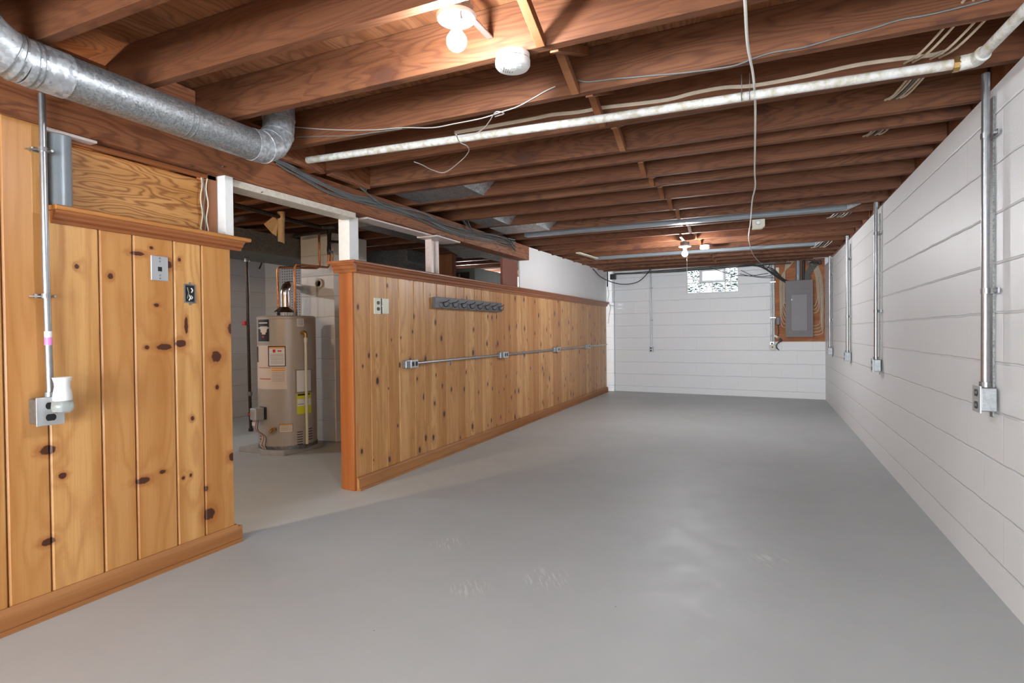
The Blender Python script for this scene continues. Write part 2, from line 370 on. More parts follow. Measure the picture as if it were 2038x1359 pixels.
struct('wall_outer_left', MB().box(XL-.15, XL, YF, 11.2, 0, 2.42), WALLU)
struct('wall_front', MB().box(XL, XR+.2, YF-.15, YF, 0, 2.34), WALLB)
w3 = struct('added_fill_window', MB().box(-2.55, .80, YF+.001, YF+.02, .20, 1.60), WHITEP)  # frame of an added fill light, unseen behind the camera
obj('pane', MB().box(-2.50, .75, YF+.021, YF+.03, .25, 1.55), emit('rear_fill_glow', (.84, .92, 1), REAR_FILL_E), w3)  # glowing pane added to brighten the room from behind the camera
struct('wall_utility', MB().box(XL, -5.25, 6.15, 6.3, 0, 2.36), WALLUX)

# glass block window
wf = MB(); backq(wf, WX0, WX1, WZ0, WZ0+.025, .012, -.15); backq(wf, WX0, WX0+.02, WZ0+.025, WZ1, .005, -.15); backq(wf, WX1-.02, WX1, WZ0+.025, WZ1, .005, -.15); backq(wf, WX0+.02, WX1-.02, WZ1-.02, WZ1, .0, -.15)
win = struct('window_1', wf, WHITEP)
def glassblock():
    m, nt, bs = new('glass_block_daylight'); N = NT(nt)
    tc = N.n('ShaderNodeTexCoord').outputs['Object']; sp = N.n('ShaderNodeSeparateXYZ'); N.l(tc, sp.inputs[0])
    w1 = N.noise(N.vec(N.math('MULTIPLY', sp.outputs[0], 20), 0, N.math('MULTIPLY', sp.outputs[2], 46)), 1, 2, .5, 1.2)
    k = N.step(w1, .51, .56)
    c = N.mix(k, (.95, .97, 1), (.03, .09, .08))
    N.l(c, bs.inputs['Emission Color']); bs.inputs['Emission Strength'].default_value = .5
    N.l(c, bs.inputs['Base Color']); bs.inputs['Roughness'].default_value = .08; return m
GB = glassblock(); DAY = emit('daylight_pane', (.95, .97, 1), .55)
cw = (WX1-WX0-.04)/4; zr = (WZ0+.03, WZ0+.205, WZ1-.02)
for i in range(4):
    for j in range(2):
        if j == 1 and i in (1, 2): continue
        x0 = WX0+.02+cw*i
        b = MB(); backq(b, x0+.008, x0+cw-.008, zr[j]+.006, zr[j+1]-.008, -.03, -.12)
        # pillowed raised centre
        backq(b, x0+.035, x0+cw-.035, zr[j]+.03, zr[j+1]-.03, -.024, -.03)
        o = obj('glass_block', b, GB, win, bevel=.008)
mo = MB()
for i in range(1, 4): backq(mo, WX0+.02+cw*i-.008, WX0+.02+cw*i+.008, zr[0], zr[1] if i == 2 else zr[2], -.035, -.11)
backq(mo, WX0+.02, WX1-.02, zr[1]-.008, zr[1]+.006, -.035, -.11)
obj('mortar_joint', mo, WHITEP, win)
vf = MB(); xa, xb = WX0+.02+cw+.01, WX0+.02+3*cw-.01
for q in ((xa, xb, zr[1]+.008, zr[1]+.035), (xa, xb, zr[2]-.03, zr[2]-.002), (xa, xa+.03, zr[1]+.035, zr[2]-.03), (xb-.03, xb, zr[1]+.035, zr[2]-.03)): backq(vf, q[0], q[1], q[2], q[3], -.03, -.10)
obj('vent_frame', vf, PLATE, win)
vp = MB(); backq(vp, xa+.03, xb-.03, zr[1]+.035, zr[2]-.03, -.08, -.085); obj('pane', vp, DAY, win)

# ------------------------------------------------------------------ joists and girder
JY = [.38, .78, 1.19, 1.585, 2.00, 2.458, 2.912, 3.365, 3.60, 4.014, 4.31, 4.78, 5.245, 5.725, 6.15, 6.67, 7.17, 7.70, 8.17, 8.70, 9.17, 9.65, 10.12, 10.55]
ordw = ['first','second','third','fourth','fifth','sixth','seventh','eighth','ninth','tenth','eleventh','twelfth','thirteenth','fourteenth','fifteenth','sixteenth','seventeenth','eighteenth','nineteenth','twentieth','twenty-first','twenty-second','twenty-third']
extra = {2.00: 'holding the smoke alarm', 1.585: 'in front of the near bulb', 2.458: 'with a wire stapled along it', 2.912: 'behind the white pipe', 10.55: 'nearest the back wall', 6.67: 'behind the long grey duct', 1.19: 'above the round duct'}
k = 0
for y in JY:
    j = MB().box(XL+.02, XR+.06, y-.042, y, 0, .190)
    z0 = jz(y)
    j.map(lambda v: (v.x, v.y, v.z+z0))
    vis = y > 1.1
    ex = extra.get(y, 'crossing the room')
    lab = f"brown ceiling joist, {ordw[k]} from the top of the photo, {ex}" if vis else 'brown wooden ceiling joist overhead behind the camera'
    o = obj('ceiling_joist', j, JOIST, bevel=.002, seg=1)
    tag(o, lab, 'joist', 'floor joists across the ceiling' if vis else 'joists out of view')
    if vis: k += 1
GX0, GX1 = -2.79, -2.645
def gz(v): return (v.x, v.y, v.z + .009*(v.y-2.1))
def girder(y0, y1, lab):
    b = MB().box(GX0, GX1, y0, y1, 1.984, 2.148).map(gz); o = obj('ceiling_girder', b, BEAMW, bevel=.003, seg=1); return tag(o, lab, 'beam')
girder(YF+.02, 4.83, 'long red-brown wooden girder carrying the joists above the left wall and the opening')
girder(4.835, 6.47, 'shorter girder piece beyond the seam at the steel post, ending at the white panel')
struct('trim_2', MB().box(GX0, GX1-.02, 2.165, 3.26, 1.945, 1.983).map(gz), CREAMP)
struct('trim_4', MB().box(GX0-.02, GX1-.035, 3.41, 4.40, 1.972, 1.983).map(gz), PINKP)
# short blocks between the joists over the girder
for i in range(len(JY)-1):
    if JY[i] < .7 or JY[i] > 3.3: continue
    ya, yb = JY[i]+.002, JY[i+1]-.044
    z0 = jz(ya)-.012
    bk = MB().box(-2.62, -2.58, ya, yb, z0, z0+.14 if i % 2 == 0 else z0+.19)
    lab = {0.78: 'wood blocking between joists above the left end of the round duct', 1.19: 'wood blocking behind the middle of the round duct', 1.585: 'wood blocking with a pale sawn edge near the duct elbow', 2.00: 'wood blocking behind the duct elbow'}.get(JY[i], f'wood blocking over the girder beyond the duct elbow, {ordw[max(0, i-5)]} one')
    tag(obj('joist_blocking', bk, BEAMW, bevel=.002, seg=1), lab, 'blocking', 'girder blocking')
# cross bridging between the joists
def bridge(y0, y1, xc, lab):
    t = thing('cross_bridging', lab, 'bridging', (xc, (y0+y1)/2, jz(y0)), 'cross bridging between joists')
    za, zb = jz(y0)+.012, jz(y0)+.178
    a = MB().bar((xc-.022, y0+.004, zb), (xc-.022, y1-.046, za), .036, .034, (1,0,0)); obj('strut', a, BRACE, t, bevel=.002, seg=1)
    b = MB().bar((xc+.022, y0+.004, za), (xc+.022, y1-.046, zb), .036, .034, (1,0,0)); obj('strut', b, BRACE, t, bevel=.002, seg=1)
for i in range(len(JY)-1):
    if JY[i] < .7 or JY[i] > 9.8 or JY[i+1]-JY[i] < .25: continue
    n = {2.00: 'crossed wooden bridging struts beside the smoke alarm, behind its joist', 1.585: 'crossed wooden bridging struts nearest the camera, above the smoke alarm', 2.458: 'crossed wooden bridging struts just in front of the white pipe', 2.912: 'crossed wooden bridging struts just behind the white pipe'}.get(JY[i], f'small crossed bridging struts just in front of the {ordw[sum(1 for q in JY if 1.1 < q <= JY[i])]} joist from the top')
    bridge(JY[i], JY[i+1], -.735 if JY[i] != 1.585 else -.72, n)

# ------------------------------------------------------------------ left panelled wall
def boards(mb, x1, x0, ys, z0, z1f, gap=.0035, ch=.006):
    for i in range(len(ys)-1):
        a, b = ys[i]+gap/2, ys[i+1]-gap/2; z1 = z1f((a+b)/2) if callable(z1f) else z1f
        mb.bid = random.random()
        mb.prism([(x0, a), (x1-ch, a), (x1, a+ch), (x1, b-ch), (x1-ch, b), (x0, b)], 2, z0, z1)
    mb.bid = .5
ys = [-3.59]
while ys[-1] < .6: ys.append(ys[-1]+random.uniform(.14, .19))
ys[-1] = .62; ys += [.80, .99, 1.187, 1.333]
wl = MB(); boards(wl, -2.65, -2.672, ys, 0.0, 1.975); boards(wl, -2.65, -2.672, [1.333, 1.534, 1.679, 1.875, 2.025, 2.203], 0.0, 1.64)
wl.box(-2.70, -2.673, YF, 1.333, 0, 1.975); wl.box(-2.77, -2.673, 1.333, 2.20, 0, 1.64); wl.box(-2.775, -2.72, YF, 1.333, 0, 1.975)
struct('wall_left', wl, PINE)
struct('trim_5', MB().box(-2.66, -2.649, 1.288, 1.334, 1.62, 1.965), PINE)
bb = MB().prism([(-2.655, 0), (-2.628, 0), (-2.630, .075), (-2.642, .095), (-2.649, .095)], 1, YF, 2.212)
bb.box(-2.635, -2.618, YF, 2.225, 0, .02); bb.prism([(-2.775, 0), (-2.628, 0), (-2.632, .085), (-2.775, .085)], 1, 2.205, 2.232)
struct('baseboard_left', bb, BASEB)
def crown(mb, xf, y0, y1, zt, back, endret=True):
    mb.prism([(back, zt-.02), (xf+.050, zt-.02), (xf+.056, zt-.014), (xf+.056, zt-.005), (xf+.050, zt), (back, zt)], 1, y0, y1)
    return mb
cp = thing('ledge_cap', 'orange wood ledge with moulding capping the boards of the left wall below the plywood', 'ledge', (-2.65, 1.35, 1.64))
obj('ledge_board', crown(MB(), -2.65, 1.345, 2.292, 1.662, -2.77), TRIMY, cp, bevel=.002)
obj('moulding', MB().prism([(-2.655, 1.592), (-2.640, 1.592), (-2.638, 1.604), (-2.625, 1.612), (-2.623, 1.622), (-2.610, 1.632), (-2.606, 1.6415), (-2.655, 1.6415)], 1, 1.35, 2.262), TRIMD, cp)
tag(obj('plywood_sheet', MB().box(-2.745, -2.735, 1.345, 2.145, 1.662, 1.955), PLYW), 'golden plywood panel with wavy grain recessed above the left ledge', 'panel')
tag(obj('trim_strip', MB().box(-2.71, -2.69, 1.34, 2.15, 1.957, 1.978).map(gz), TRIMD), 'thin wooden slat under the girder above the wavy plywood', 'slat')
tag(obj('grey_column', MB().cyl((-2.69, 1.405, 1.6625), (-2.69, 1.405, 1.962), .045, 28), GREYP, smooth=True), 'grey painted round steel column standing at the left end of the ledge', 'column')
tag(obj('column_plate', MB().box(-2.745, -2.640, 1.34, 1.53, 1.963, 1.9745), PINKP, bevel=.002), 'painted steel plate between the grey round column and the girder', 'plate')
tag(obj('wall_stud', MB().box(-2.775, -2.69, 2.10, 2.155, 1.662, 1.983), STUD, bevel=.002), 'dark wooden stud beside the white post at the end of the plywood', 'stud')
for i in range(3):
    pts = [(-2.70+.006*i, 2.07+.012*i+.006*math.sin(z*40+i*2), z) for z in [1.667+.029*q for q in range(11)]]
    tag(obj('cable', MB().tube(pts, .0035, 6), CABT if i != 1 else CABG, smooth=True), f'thin cable hanging beside the dark stud above the ledge, {("left", "middle", "right")[i]}', 'cable', 'cables beside the stud')
tag(obj('white_post', MB().box(-2.705, -2.635, 2.160, 2.212, 1.6625, 1.985), WHITEP, bevel=.002), 'short white post at the right end of the left wall ledge', 'post')
tag(obj('white_post', MB().box(-2.845, -2.745, 3.285, 3.385, 1.668, 1.992), WHITEP, bevel=.002), 'wider white post standing on the near end of the half wall', 'post')

# phone plate, open box, left conduit
t = thing('phone_jack_plate', 'brushed steel phone jack plate near the top of the left wall', 'wall plate', (-2.65, 1.80, 1.455))
obj('plate', MB().box(-2.650, -2.643, 1.758, 1.842, 1.392, 1.51), PLATE, t, bevel=.003)
obj('jack', MB().box(-2.6435, -2.641, 1.790, 1.810, 1.437, 1.458), DARKPL, t, bevel=.001)
for z in (1.403, 1.418+.0, 1.484, 1.499): obj('screw', MB().cyl((-2.6435, 1.80, z), (-2.640, 1.80, z), .004, 10), EMT, t, smooth=True)
t = thing('open_outlet_box', 'uncovered metal switch box sunk in the left wall beside the phone plate', 'outlet', (-2.65, 1.955, 1.34))
fr = MB()
for q in ((1.925, 1.931, 1.293, 1.387), (1.981, 1.987, 1.293, 1.387), (1.931, 1.981, 1.293, 1.299), (1.931, 1.981, 1.381, 1.387)): fr.box(-2.66, -2.645, *q)
obj('box_rim', fr, BOXM, t); obj('box_inside', MB().box(-2.652, -2.6485, 1.931, 1.981, 1.299, 1.381), DARKPL, t)
for z in (1.392, 1.288): obj('ear', MB().cyl((-2.652, 1.956, z), (-2.643, 1.956, z), .006, 10), EMT, t)
for i, (yy, z0, z1) in enumerate(((1.943, 1.315, 1.37), (1.952, 1.305, 1.335), (1.963, 1.312, 1.33), (1.965, 1.345, 1.368))):
    obj('wire_end', MB().tube([(-2.648, yy, z0), (-2.642, yy+.003, (z0+z1)/2), (-2.648, yy, z1)], .003, 6), CABW if i else CABG, t, smooth=True)

def rec(t, c, u, v, n, s=1, local=False):
    for q in (-1, 1): obj('receptacle', receptacle(MB(), c, u, v, n, s, (q,)), DARKPL, t, local=local)
def receptacle(mb, c, u, v, n, s=1, qs=(-1, 1)):     # two dark oval openings, u across, v along the pair, n outwards
    c, u, v, n = map(Vector, (c, u, v, n))
    for q in qs:
        o = c+v*q*.021*s; vs = []; N_ = 14
        for h_ in (0, .002):
            for k in range(N_):
                a = 2*math.pi*k/N_; x, y = math.cos(a)*.0165*s, max(-.012, min(.012, math.sin(a)*.0155))*s
                vs.append(o+u*x+v*y+n*h_)
        mb.add(vs, [list(range(N_)), list(range(N_, 2*N_))]+[(k, (k+1) % N_, N_+(k+1) % N_, N_+k) for k in range(N_)])
    return mb
def slots(mb, c, u, v, n, s=1):
    c, u, v, n = map(Vector, (c, u, v, n))
    for q in (-1, 1):
        for sx in (-1, 1):
            o = c+v*q*.021*s+u*sx*.006*s; mb.bar(o-v*.004*s, o+v*.004*s, .0016, .001, n)
    return mb

lc = thing('wall_conduit', 'metal conduit running down the left panelled wall to the outlet with the air freshener', 'conduit', (-2.62, 1.305, .9))
obj('tube', MB().tube([(-2.612, 1.318, .905), (-2.612, 1.312, 1.4), (-2.612, 1.311, 2.09)], .0125, 16), EMT, lc, smooth=True)
for z in (1.29, 1.87):
    c = MB().box(-2.650, -2.640, 1.285, 1.335, z-.008, z+.008).tube([(-2.612, 1.311, z-.009), (-2.612, 1.311, z+.009)], .0155, 14); c.cyl((-2.64, 1.337, z), (-2.60, 1.337, z), .005, 8); c.cyl((-2.645, 1.27, z-.002), (-2.62, 1.30, z-.002), .003, 6)
    obj('strap', c, EMT, lc)
obj('connector', MB().cyl((-2.612, 1.318, .884), (-2.612, 1.318, .908), .019, 14), BOXM, lc)
obj('paint_tape', MB().cyl((-2.612, 1.3155, 1.095), (-2.612, 1.3155, 1.125), .0132, 14), PINKT, lc)
obj('paper_sticker', MB().cyl((-2.612, 1.3155, 1.126), (-2.612, 1.3155, 1.150), .0131, 14), LWHITE, lc)
t = thing('wall_outlet', 'square metal outlet box on the left wall holding the white air freshener', 'outlet', (-2.65, 1.30, .77))
obj('box', MB().box(-2.649, -2.592, 1.262, 1.352, .785, .885), BOXM, t, bevel=.005)
obj('cover', MB().box(-2.592, -2.588, 1.258, 1.356, .778, .890), PLATE, t, bevel=.0018)
rec(t, (-2.588, 1.307, .832), (0,1,0), (0,0,1), (1,0,0), 1.1)
t = thing('air_freshener', 'white plug-in air freshener with clear base in the left wall outlet', 'air freshener', (-2.56, 1.33, .86))
c0 = Vector((-2.548, 1.328, .855))
obj('diffuser', MB().lathe([(.031, .02), (.033, .03), (.030, .055), (.026, .075), (.027, .09), (.033, .112), (.031, .112), (.020, .085)], c0), WPLAS, t, smooth=True)
obj('bottle', MB().lathe([(.020, -.03), (.034, -.022), (.038, -.005), (.036, .012), (.030, .0195)], c0), GLASSY, t, smooth=True)
obj('plug', MB().box(-2.587, -2.575, 1.312, 1.345, .845, .885), WPLAS, t, bevel=.003)

# ------------------------------------------------------------------ half wall
HS = -.0093
def hmap(v): return (v.x+HS*(v.y-3.27), v.y, v.z+.0065*(v.y-3.27)*v.z/1.66)
def hx(y): return -2.70+HS*(y-3.27)
def hz(z, y): return z+.0065*(y-3.27)*z/1.66
hw = thing('half_wall', 'long knotty pine half wall with moulded cap running back along the left side', 'half wall', (-2.76, 3.27, 0))
ys = [3.272, 3.453, 3.663, 3.82, 4.04, 4.195, 4.413, 4.572, 4.774, 4.939, 5.156, 5.319, 5.521, 5.683, 5.887, 6.06, 6.256, 6.416, 6.648, 6.799, 6.991, 7.164, 7.384, 7.56, 7.743, 7.93, 8.108, 8.28, 8.479]
while ys[-1] < 10.5: ys.append(ys[-1]+random.uniform(.14, .20))
ys[-1] = 10.62
mb = MB(); boards(mb, -2.70, -2.72, ys, 0, 1.60); mb.box(-2.815, -2.721, 3.272, 10.62, 0, 1.60)
obj('paneling', mb.map(hmap), PINE2, hw)
obj('end_board', MB().prism([(-2.835, 3.288), (-2.835, 3.268), (-2.702, 3.252), (-2.699, 3.2715), (-2.72, 3.2715)], 2, 0, 1.60), ENDB, hw, bevel=.002)
mb = MB()
mb.prism([(-2.695, 0), (-2.672, 0), (-2.675, .08), (-2.686, .094), (-2.695, .094)], 1, 3.268, 10.62); mb.box(-2.676, -2.662, 3.268, 10.6, 0, .018)
obj('baseboard', mb.map(hmap), BASEB, hw)
mb = MB().prism([(-2.698, 1.574), (-2.686, 1.574), (-2.682, 1.588), (-2.672, 1.596), (-2.669, 1.612), (-2.656, 1.624), (-2.652, 1.636), (-2.698, 1.636)], 1, 3.24, 10.62)
mb.prism([(3.2505, 1.574), (3.244, 1.574), (3.238, 1.590), (3.228, 1.600), (3.224, 1.616), (3.212, 1.628), (3.210, 1.636), (3.2505, 1.636)], 0, -2.86, -2.656)
obj('moulding', mb.map(hmap), TRIMD, hw)
mb = MB(); mb.prism([(-2.89, 1.6362), (-2.646, 1.6362), (-2.641, 1.641), (-2.641, 1.652), (-2.647, 1.657), (-2.89, 1.657)], 1, 3.205, 6.94)
obj('cap_board', mb.map(hmap), TRIMD, hw, bevel=.002)
mb = MB(); mb.prism([(-2.89, 1.6362), (-2.646, 1.6362), (-2.641, 1.641), (-2.641, 1.652), (-2.647, 1.657), (-2.89, 1.657)], 1, 6.945, 10.62)
obj('cap_board', mb.map(hmap), TRIMD, hw, bevel=.002)
tag(obj('white_wallboard', MB().prism([(6.50, 1.683), (10.72, 1.712), (10.72, 2.30), (6.50, 2.235)], 0, -2.80, -2.785), WHITE), 'large smooth white panel standing on the far part of the half wall', 'panel')
tag(obj('brown_post', MB().box(-2.83, -2.80, 6.03, 6.46, 1.680, 2.010), BROWNP), 'red-brown painted board under the end of the girder beside the white panel', 'board')
t = thing('steel_post', 'pinkish white steel post with a top plate standing on the half wall under the girder', 'post', (-2.79, 4.47, 1.67))
mb = MB(); mb.box(-2.82, -2.755, 4.405, 4.417, 1.667, 1.985); mb.box(-2.82, -2.755, 4.523, 4.535, 1.667, 1.985); mb.box(-2.793, -2.783, 4.4175, 4.5225, 1.667, 1.985)
obj('post', mb, PINKP, t, bevel=.002); obj('top_plate', MB().box(-2.84, -2.63, 4.30, 4.72, 1.985, 1.998).map(lambda v:(v.x,v.y,v.z+.0)), PINKP, t, bevel=.002)
obj('bolt', MB().cyl((-2.642, 4.36, 1.998), (-2.642, 4.36, 2.016), .010, 6), EMT, t)

# almond outlet + blank plates
t = thing('wall_outlet', 'almond double plate outlet on the near end of the half wall', 'outlet', (hx(3.58), 3.58, 1.345))
X0 = hx(3.58)
obj('outlet_plate', MB().box(X0+.0005, X0+.007, 3.497, 3.578, 1.283, 1.405), CREAM, t, bevel=.002); obj('blank_plate', MB().box(X0+.0005, X0+.007, 3.600, 3.680, 1.287, 1.405), CREAM, t, bevel=.002)
obj('box_edge', MB().box(X0+.0002, X0+.004, 3.5785, 3.5995, 1.285, 1.403), DARKPL, t)
rec(t, (X0+.007, 3.545, 1.345), (0,1,0), (0,0,1), (1,0,0), 1.1)
obj('screw', MB().cyl((X0+.006, 3.588, 1.345), (X0+.010, 3.588, 1.345), .005, 8), EMT, t)

# hook rail
t = thing('coat_hook_rail', 'dark grey board with a row of metal coat hooks on the half wall', 'hook rail', (hx(5), 4.38, 1.36))
rb = MB().box(-2.698, -2.660, 4.335, 5.745, 1.352, 1.452).map(hmap); obj('board', rb, SLATE, t, bevel=.003)
for i in range(8):
    y = 4.47+.172*i; x = hx(y)+.040; z = hz(1.40, y)
    h_ = MB().lathe([(.016, 0), (.016, .003), (.008, .006)], (x, y, z), (1,0,0), 12)
    h_.tube(smoothpath([(x, y, z-.005), (x+.012, y, z-.030), (x+.038, y, z-.030), (x+.052, y, z-.004), (x+.054, y, z+.012)], 4), .0045, 8)
    h_.tube(smoothpath([(x, y, z+.008), (x+.03, y, z+.012), (x+.062, y, z+.030)], 4), .004, 8)
    obj('hook', h_, HOOKM, t, smooth=True)

# conduit with four boxes along the half wall
def hwbox(y0, y1, lab, single=False):
    x = hx(y0)+.0005; z0, z1 = hz(.845, y0), hz(.912, y0)
    t = thing('wall_outlet', lab, 'outlet', (x, y0, z0))
    obj('box', MB().box(x, x+.042, y0, y1, z0, z1), BOXM, t, bevel=.006)
    obj('cover', MB().box(x+.042, x+.046, y0+(y1-y0)*.35, y1-.002, z0+.002, z1-.002), PLATE, t, bevel=.0015)
    rec(t, (x+.046, y0+(y1-y0)*.68, (z0+z1)/2), (0,0,1), (0,1,0), (1,0,0), 1.2 if not single else 1.1)
hwbox(3.86, 4.03, 'metal outlet box at the near end of the long conduit on the half wall')
hwbox(5.70, 5.90, 'metal outlet box, second along the conduit on the half wall')
hwbox(7.52, 7.75, 'metal outlet box, third along the conduit on the half wall')
hwbox(9.12, 9.34, 'metal outlet box farthest along the conduit on the half wall')
t = thing('wall_conduit', 'long metal conduit running level along the half wall between outlet boxes', 'conduit', (hx(4), 4.03, .88))
cy = [(4.032, 5.698), (5.902, 7.518), (7.752, 9.118), (9.342, 10.55)]
for a, b in cy: obj('tube', MB().tube([(hx(a)+.022, a, hz(.879, a)), (hx(b)+.022, b, hz(.879, b))], .0115, 14), EMT, t, smooth=True)
for y in (4.62, 5.18, 6.45, 7.02, 8.1, 8.65, 9.8):
    z = hz(.879, y); x = hx(y)
    obj('strap', MB().box(x+.0003, x+.006, y-.010, y+.010, z-.042, z+.016).tube([(x+.022, y-.010, z), (x+.022, y+.010, z)], .0145, 12), EMT, t)

# ------------------------------------------------------------------ right wall conduits
def rconduit(name='wall_conduit'):
    t = thing('wall_conduit', None, None); 
    obj('tube', MB().tube([(-.042, 0, .895), (-.040, 0, 2.19)], .0145, 16), EMT, t, smooth=True, local=True)
    s = MB().box(-.008, -.0005, .028, .062, .745, 2.10); obj('strut', s, EMTD, t, local=True)
    for z in (1.28, 1.93): obj('strap', MB().box(-.016, -.009, -.055, .07, z-.011, z+.011).tube([(-.041, 0, z-.011), (-.041, 0, z+.011)], .0172, 14).cyl((-.03, -.046, z), (-.0162, -.046, z), .008, 8), EMT, t, local=True)
    return t
def rbox():
    t = thing('wall_outlet', None, None)
    obj('box', MB().box(-.064, -.0095, -.035, .060, .775, .875), BOXM, t, bevel=.004, local=True)
    obj('cover', MB().box(-.070, -.0642, -.042, .055, .768, .882), PLATE, t, bevel=.0015, local=True)
    rec(t, (-.070, .006, .825), (0,1,0), (0,0,1), (-1,0,0), 1.25, local=True)
    obj('slots', slots(MB(), (-.0722, .006, .825), (0,1,0), (0,0,1), (-1,0,0), 1.25), BOXM, t, local=True)
    obj('connector', MB().cyl((-.042, 0, .8755), (-.042, 0, .897), .02, 14), BOXM, t, local=True)
    return t
ct, bt = rconduit(), rbox()
for i, (y, w) in enumerate(((3.0, 'nearest'), (5.60, 'second nearest'), (7.42, 'third from the camera'), (9.33, 'farthest, near the breaker panel'))):
    c = ct if i == 0 else copy_tree(ct); b = bt if i == 0 else copy_tree(bt)
    c.location = (XR, y, 0); b.location = (XR, y, 0)
    tag(c, f'vertical metal conduit on the right block wall, {w}', 'conduit', 'right wall conduits'); tag(b, f'metal outlet box low on the right block wall, {w}', 'outlet', 'right wall outlets')

# ------------------------------------------------------------------ back wall
def bk(x, o, z): p = BA+BD*((x-BA.x)/BD.x)+BN*o; return (p.x, p.y, z)
for xs, lab, zb, ztop in (((-1.95,), 'thin metal conduit left of the glass block window on the back wall', .86, 2.30), ((.095, .135), 'pair of thin metal conduits between the window and the breaker panel', .94, 2.27)):
    t = thing('wall_conduit', lab, 'conduit', bk(xs[0], .02, zb))
    for x in xs: obj('tube', MB().tube([bk(x, .022, zb), bk(x, .022, ztop)], .0125, 12), EMT, t, smooth=True)
    for z in (1.35, 1.95):
        s = MB(); backq(s, xs[0]-.02, xs[-1]+.028, z-.008, z+.008, .001, .038); obj('strap', s, EMT, t)
for x, zc, lab in ((-1.95, .815, 'small metal outlet box low on the back wall left of the window'), (.105, .90, 'metal outlet box on the back wall beside the breaker panel board')):
    t = thing('wall_outlet', lab, 'outlet', bk(x, 0, zc))
    s = MB(); backq(s, x-.032, x+.034, zc-.058, zc+.044, .001, .045); obj('box', s, BOXM, t, bevel=.004)
    s = MB(); backq(s, x-.034, x+.036, zc-.06, zc+.046, .045, .05); obj('cover', s, PLATE, t, bevel=.0015)
    c = Vector(bk(x, .05, zc-.008)); rec(t, c, BD, (0,0,1), BN, 1.1)
t = thing('round_adapter', 'round pale plug adapter hanging on the outlet by the breaker panel', 'adapter', bk(.11, .06, .84))
obj('body', MB().lathe([(.05, 0), (.052, .008), (.048, .022), (.02, .026)], bk(.115, .062, .855), BN, 20), CREAM, t, smooth=True)
obj('knob', MB().lathe([(.014, 0), (.012, .012)], bk(.115, .088, .855), BN, 12), DARKPL, t)
bb_ = MB(); backq(bb_, .150, .882, .945, 2.30, .002, .018); tag(obj('plywood_backboard', bb_, ORPLY), 'orange-brown plywood backboard behind the breaker panel', 'board')
t = thing('breaker_panel', 'tall grey electrical breaker panel on the orange backboard', 'breaker panel', bk(.51, .02, 1.03))
s = MB(); backq(s, .322, .710, 1.03, 1.945, .0185, .095); obj('cabinet', s, PANELM, t, bevel=.003)
s = MB(); backq(s, .315, .717, 1.022, 1.952, .0952, .101); backq(s, .35, .682, 1.06, 1.81, .1012, .105); obj('front_cover', s, PANELM, t, bevel=.002)
s = MB(); backq(s, .402, .638, 1.122, 1.722, .1055, .122); dr = obj('door', s, PANELD, t, bevel=.004)
s = MB(); backq(s, .406, .414, 1.625, 1.65, .1225, .13); obj('latch', s, PLATE, dr)
s = MB().tube([bk(.50, .055, 1.955), bk(.50, .055, 2.275)], .036, 18); tag(obj('service_conduit', s, GREYP, smooth=True), 'thick grey pipe entering the top of the breaker panel', 'pipe')
s = MB().tube([bk(.575, .045, 1.955), bk(.58, .045, 2.275)], .022, 14); tag(obj('service_conduit', s, CABK, smooth=True), 'black pipe beside the thick grey pipe above the breaker panel', 'pipe')
rn = random.Random(3)
for i in range(7):      # pale cables looping down beside the panel on its right
    o = .03+.012*(i % 3); xo = .775+.014*i; z = 1.52-.055*i if i < 3 else 1.20-.05*(i-3)
    top = bk(.62+.02*i, o, 2.27)
    pts = smoothpath([top, bk(.70+.015*i, o+.01, 2.16), bk(xo-.02, o, 2.0), bk(xo, o, 1.7), bk(xo+rn.uniform(-.006, .006), o, z+.10), bk(xo-.03, o, z+.02), bk(.72, .05, z)], 5)
    tag(obj('cable', MB().tube(pts, .0065, 6), CABT, smooth=True), f'tan cable looping right of the breaker panel, {ordw[i]} outward', 'cable', 'cables right of the breaker panel')
for i in range(6):
    o = .028+.012*(i % 3); xo = .235+.014*i; z = 1.18+.06*i
    pts = smoothpath([bk(.44-.02*i, o, 2.28), bk(.36-.01*i, o+.01, 2.18), bk(xo, o, 2.0), bk(xo-.005, o, 1.6), bk(xo, o, z+.12), bk(xo+.03, o, z+.02), bk(.312, .05, z)], 5)
    tag(obj('cable', MB().tube(pts, .0065, 6), CABT, smooth=True), f'tan cable looping down left of the breaker panel, {ordw[i]} from the left', 'cable', 'cables left of the breaker panel')
for i in range(9):
    xt = .60+.035*i; pts = smoothpath([bk(xt+rn.uniform(-.02, .02), .05, 2.28), bk(.66+.014*i, .06+.004*i, 2.17), bk(.60+.01*i, .055, 2.05), bk(.60+.010*i, .05, 1.952)], 5)
    tag(obj('cable', MB().tube(pts, .006, 6), CABG, smooth=True), f'dark grey cable dropping to the breaker panel top, {ordw[i]} from the left', 'cable', 'grey cable bunch over the panel')
for i in range(6):
    z = 2.235-.022*i; pts = smoothpath([bk(-.42+.1*i, .06+.01*i, jz(10.5)-.02-.006*i), bk(-.15+.04*i, .07, z+.02), bk(.12+.03*i, .075, z-.07-.02*i), bk(.25+.02*i, .06, 2.02-.02*i), bk(.33+.012*i, .05, 1.956)], 5)
    tag(obj('cable', MB().tube(pts, .0075, 6), CABK, smooth=True), f'black cable sweeping to the breaker panel top, {ordw[i]} from the left', 'cable', 'black cables left of the panel')
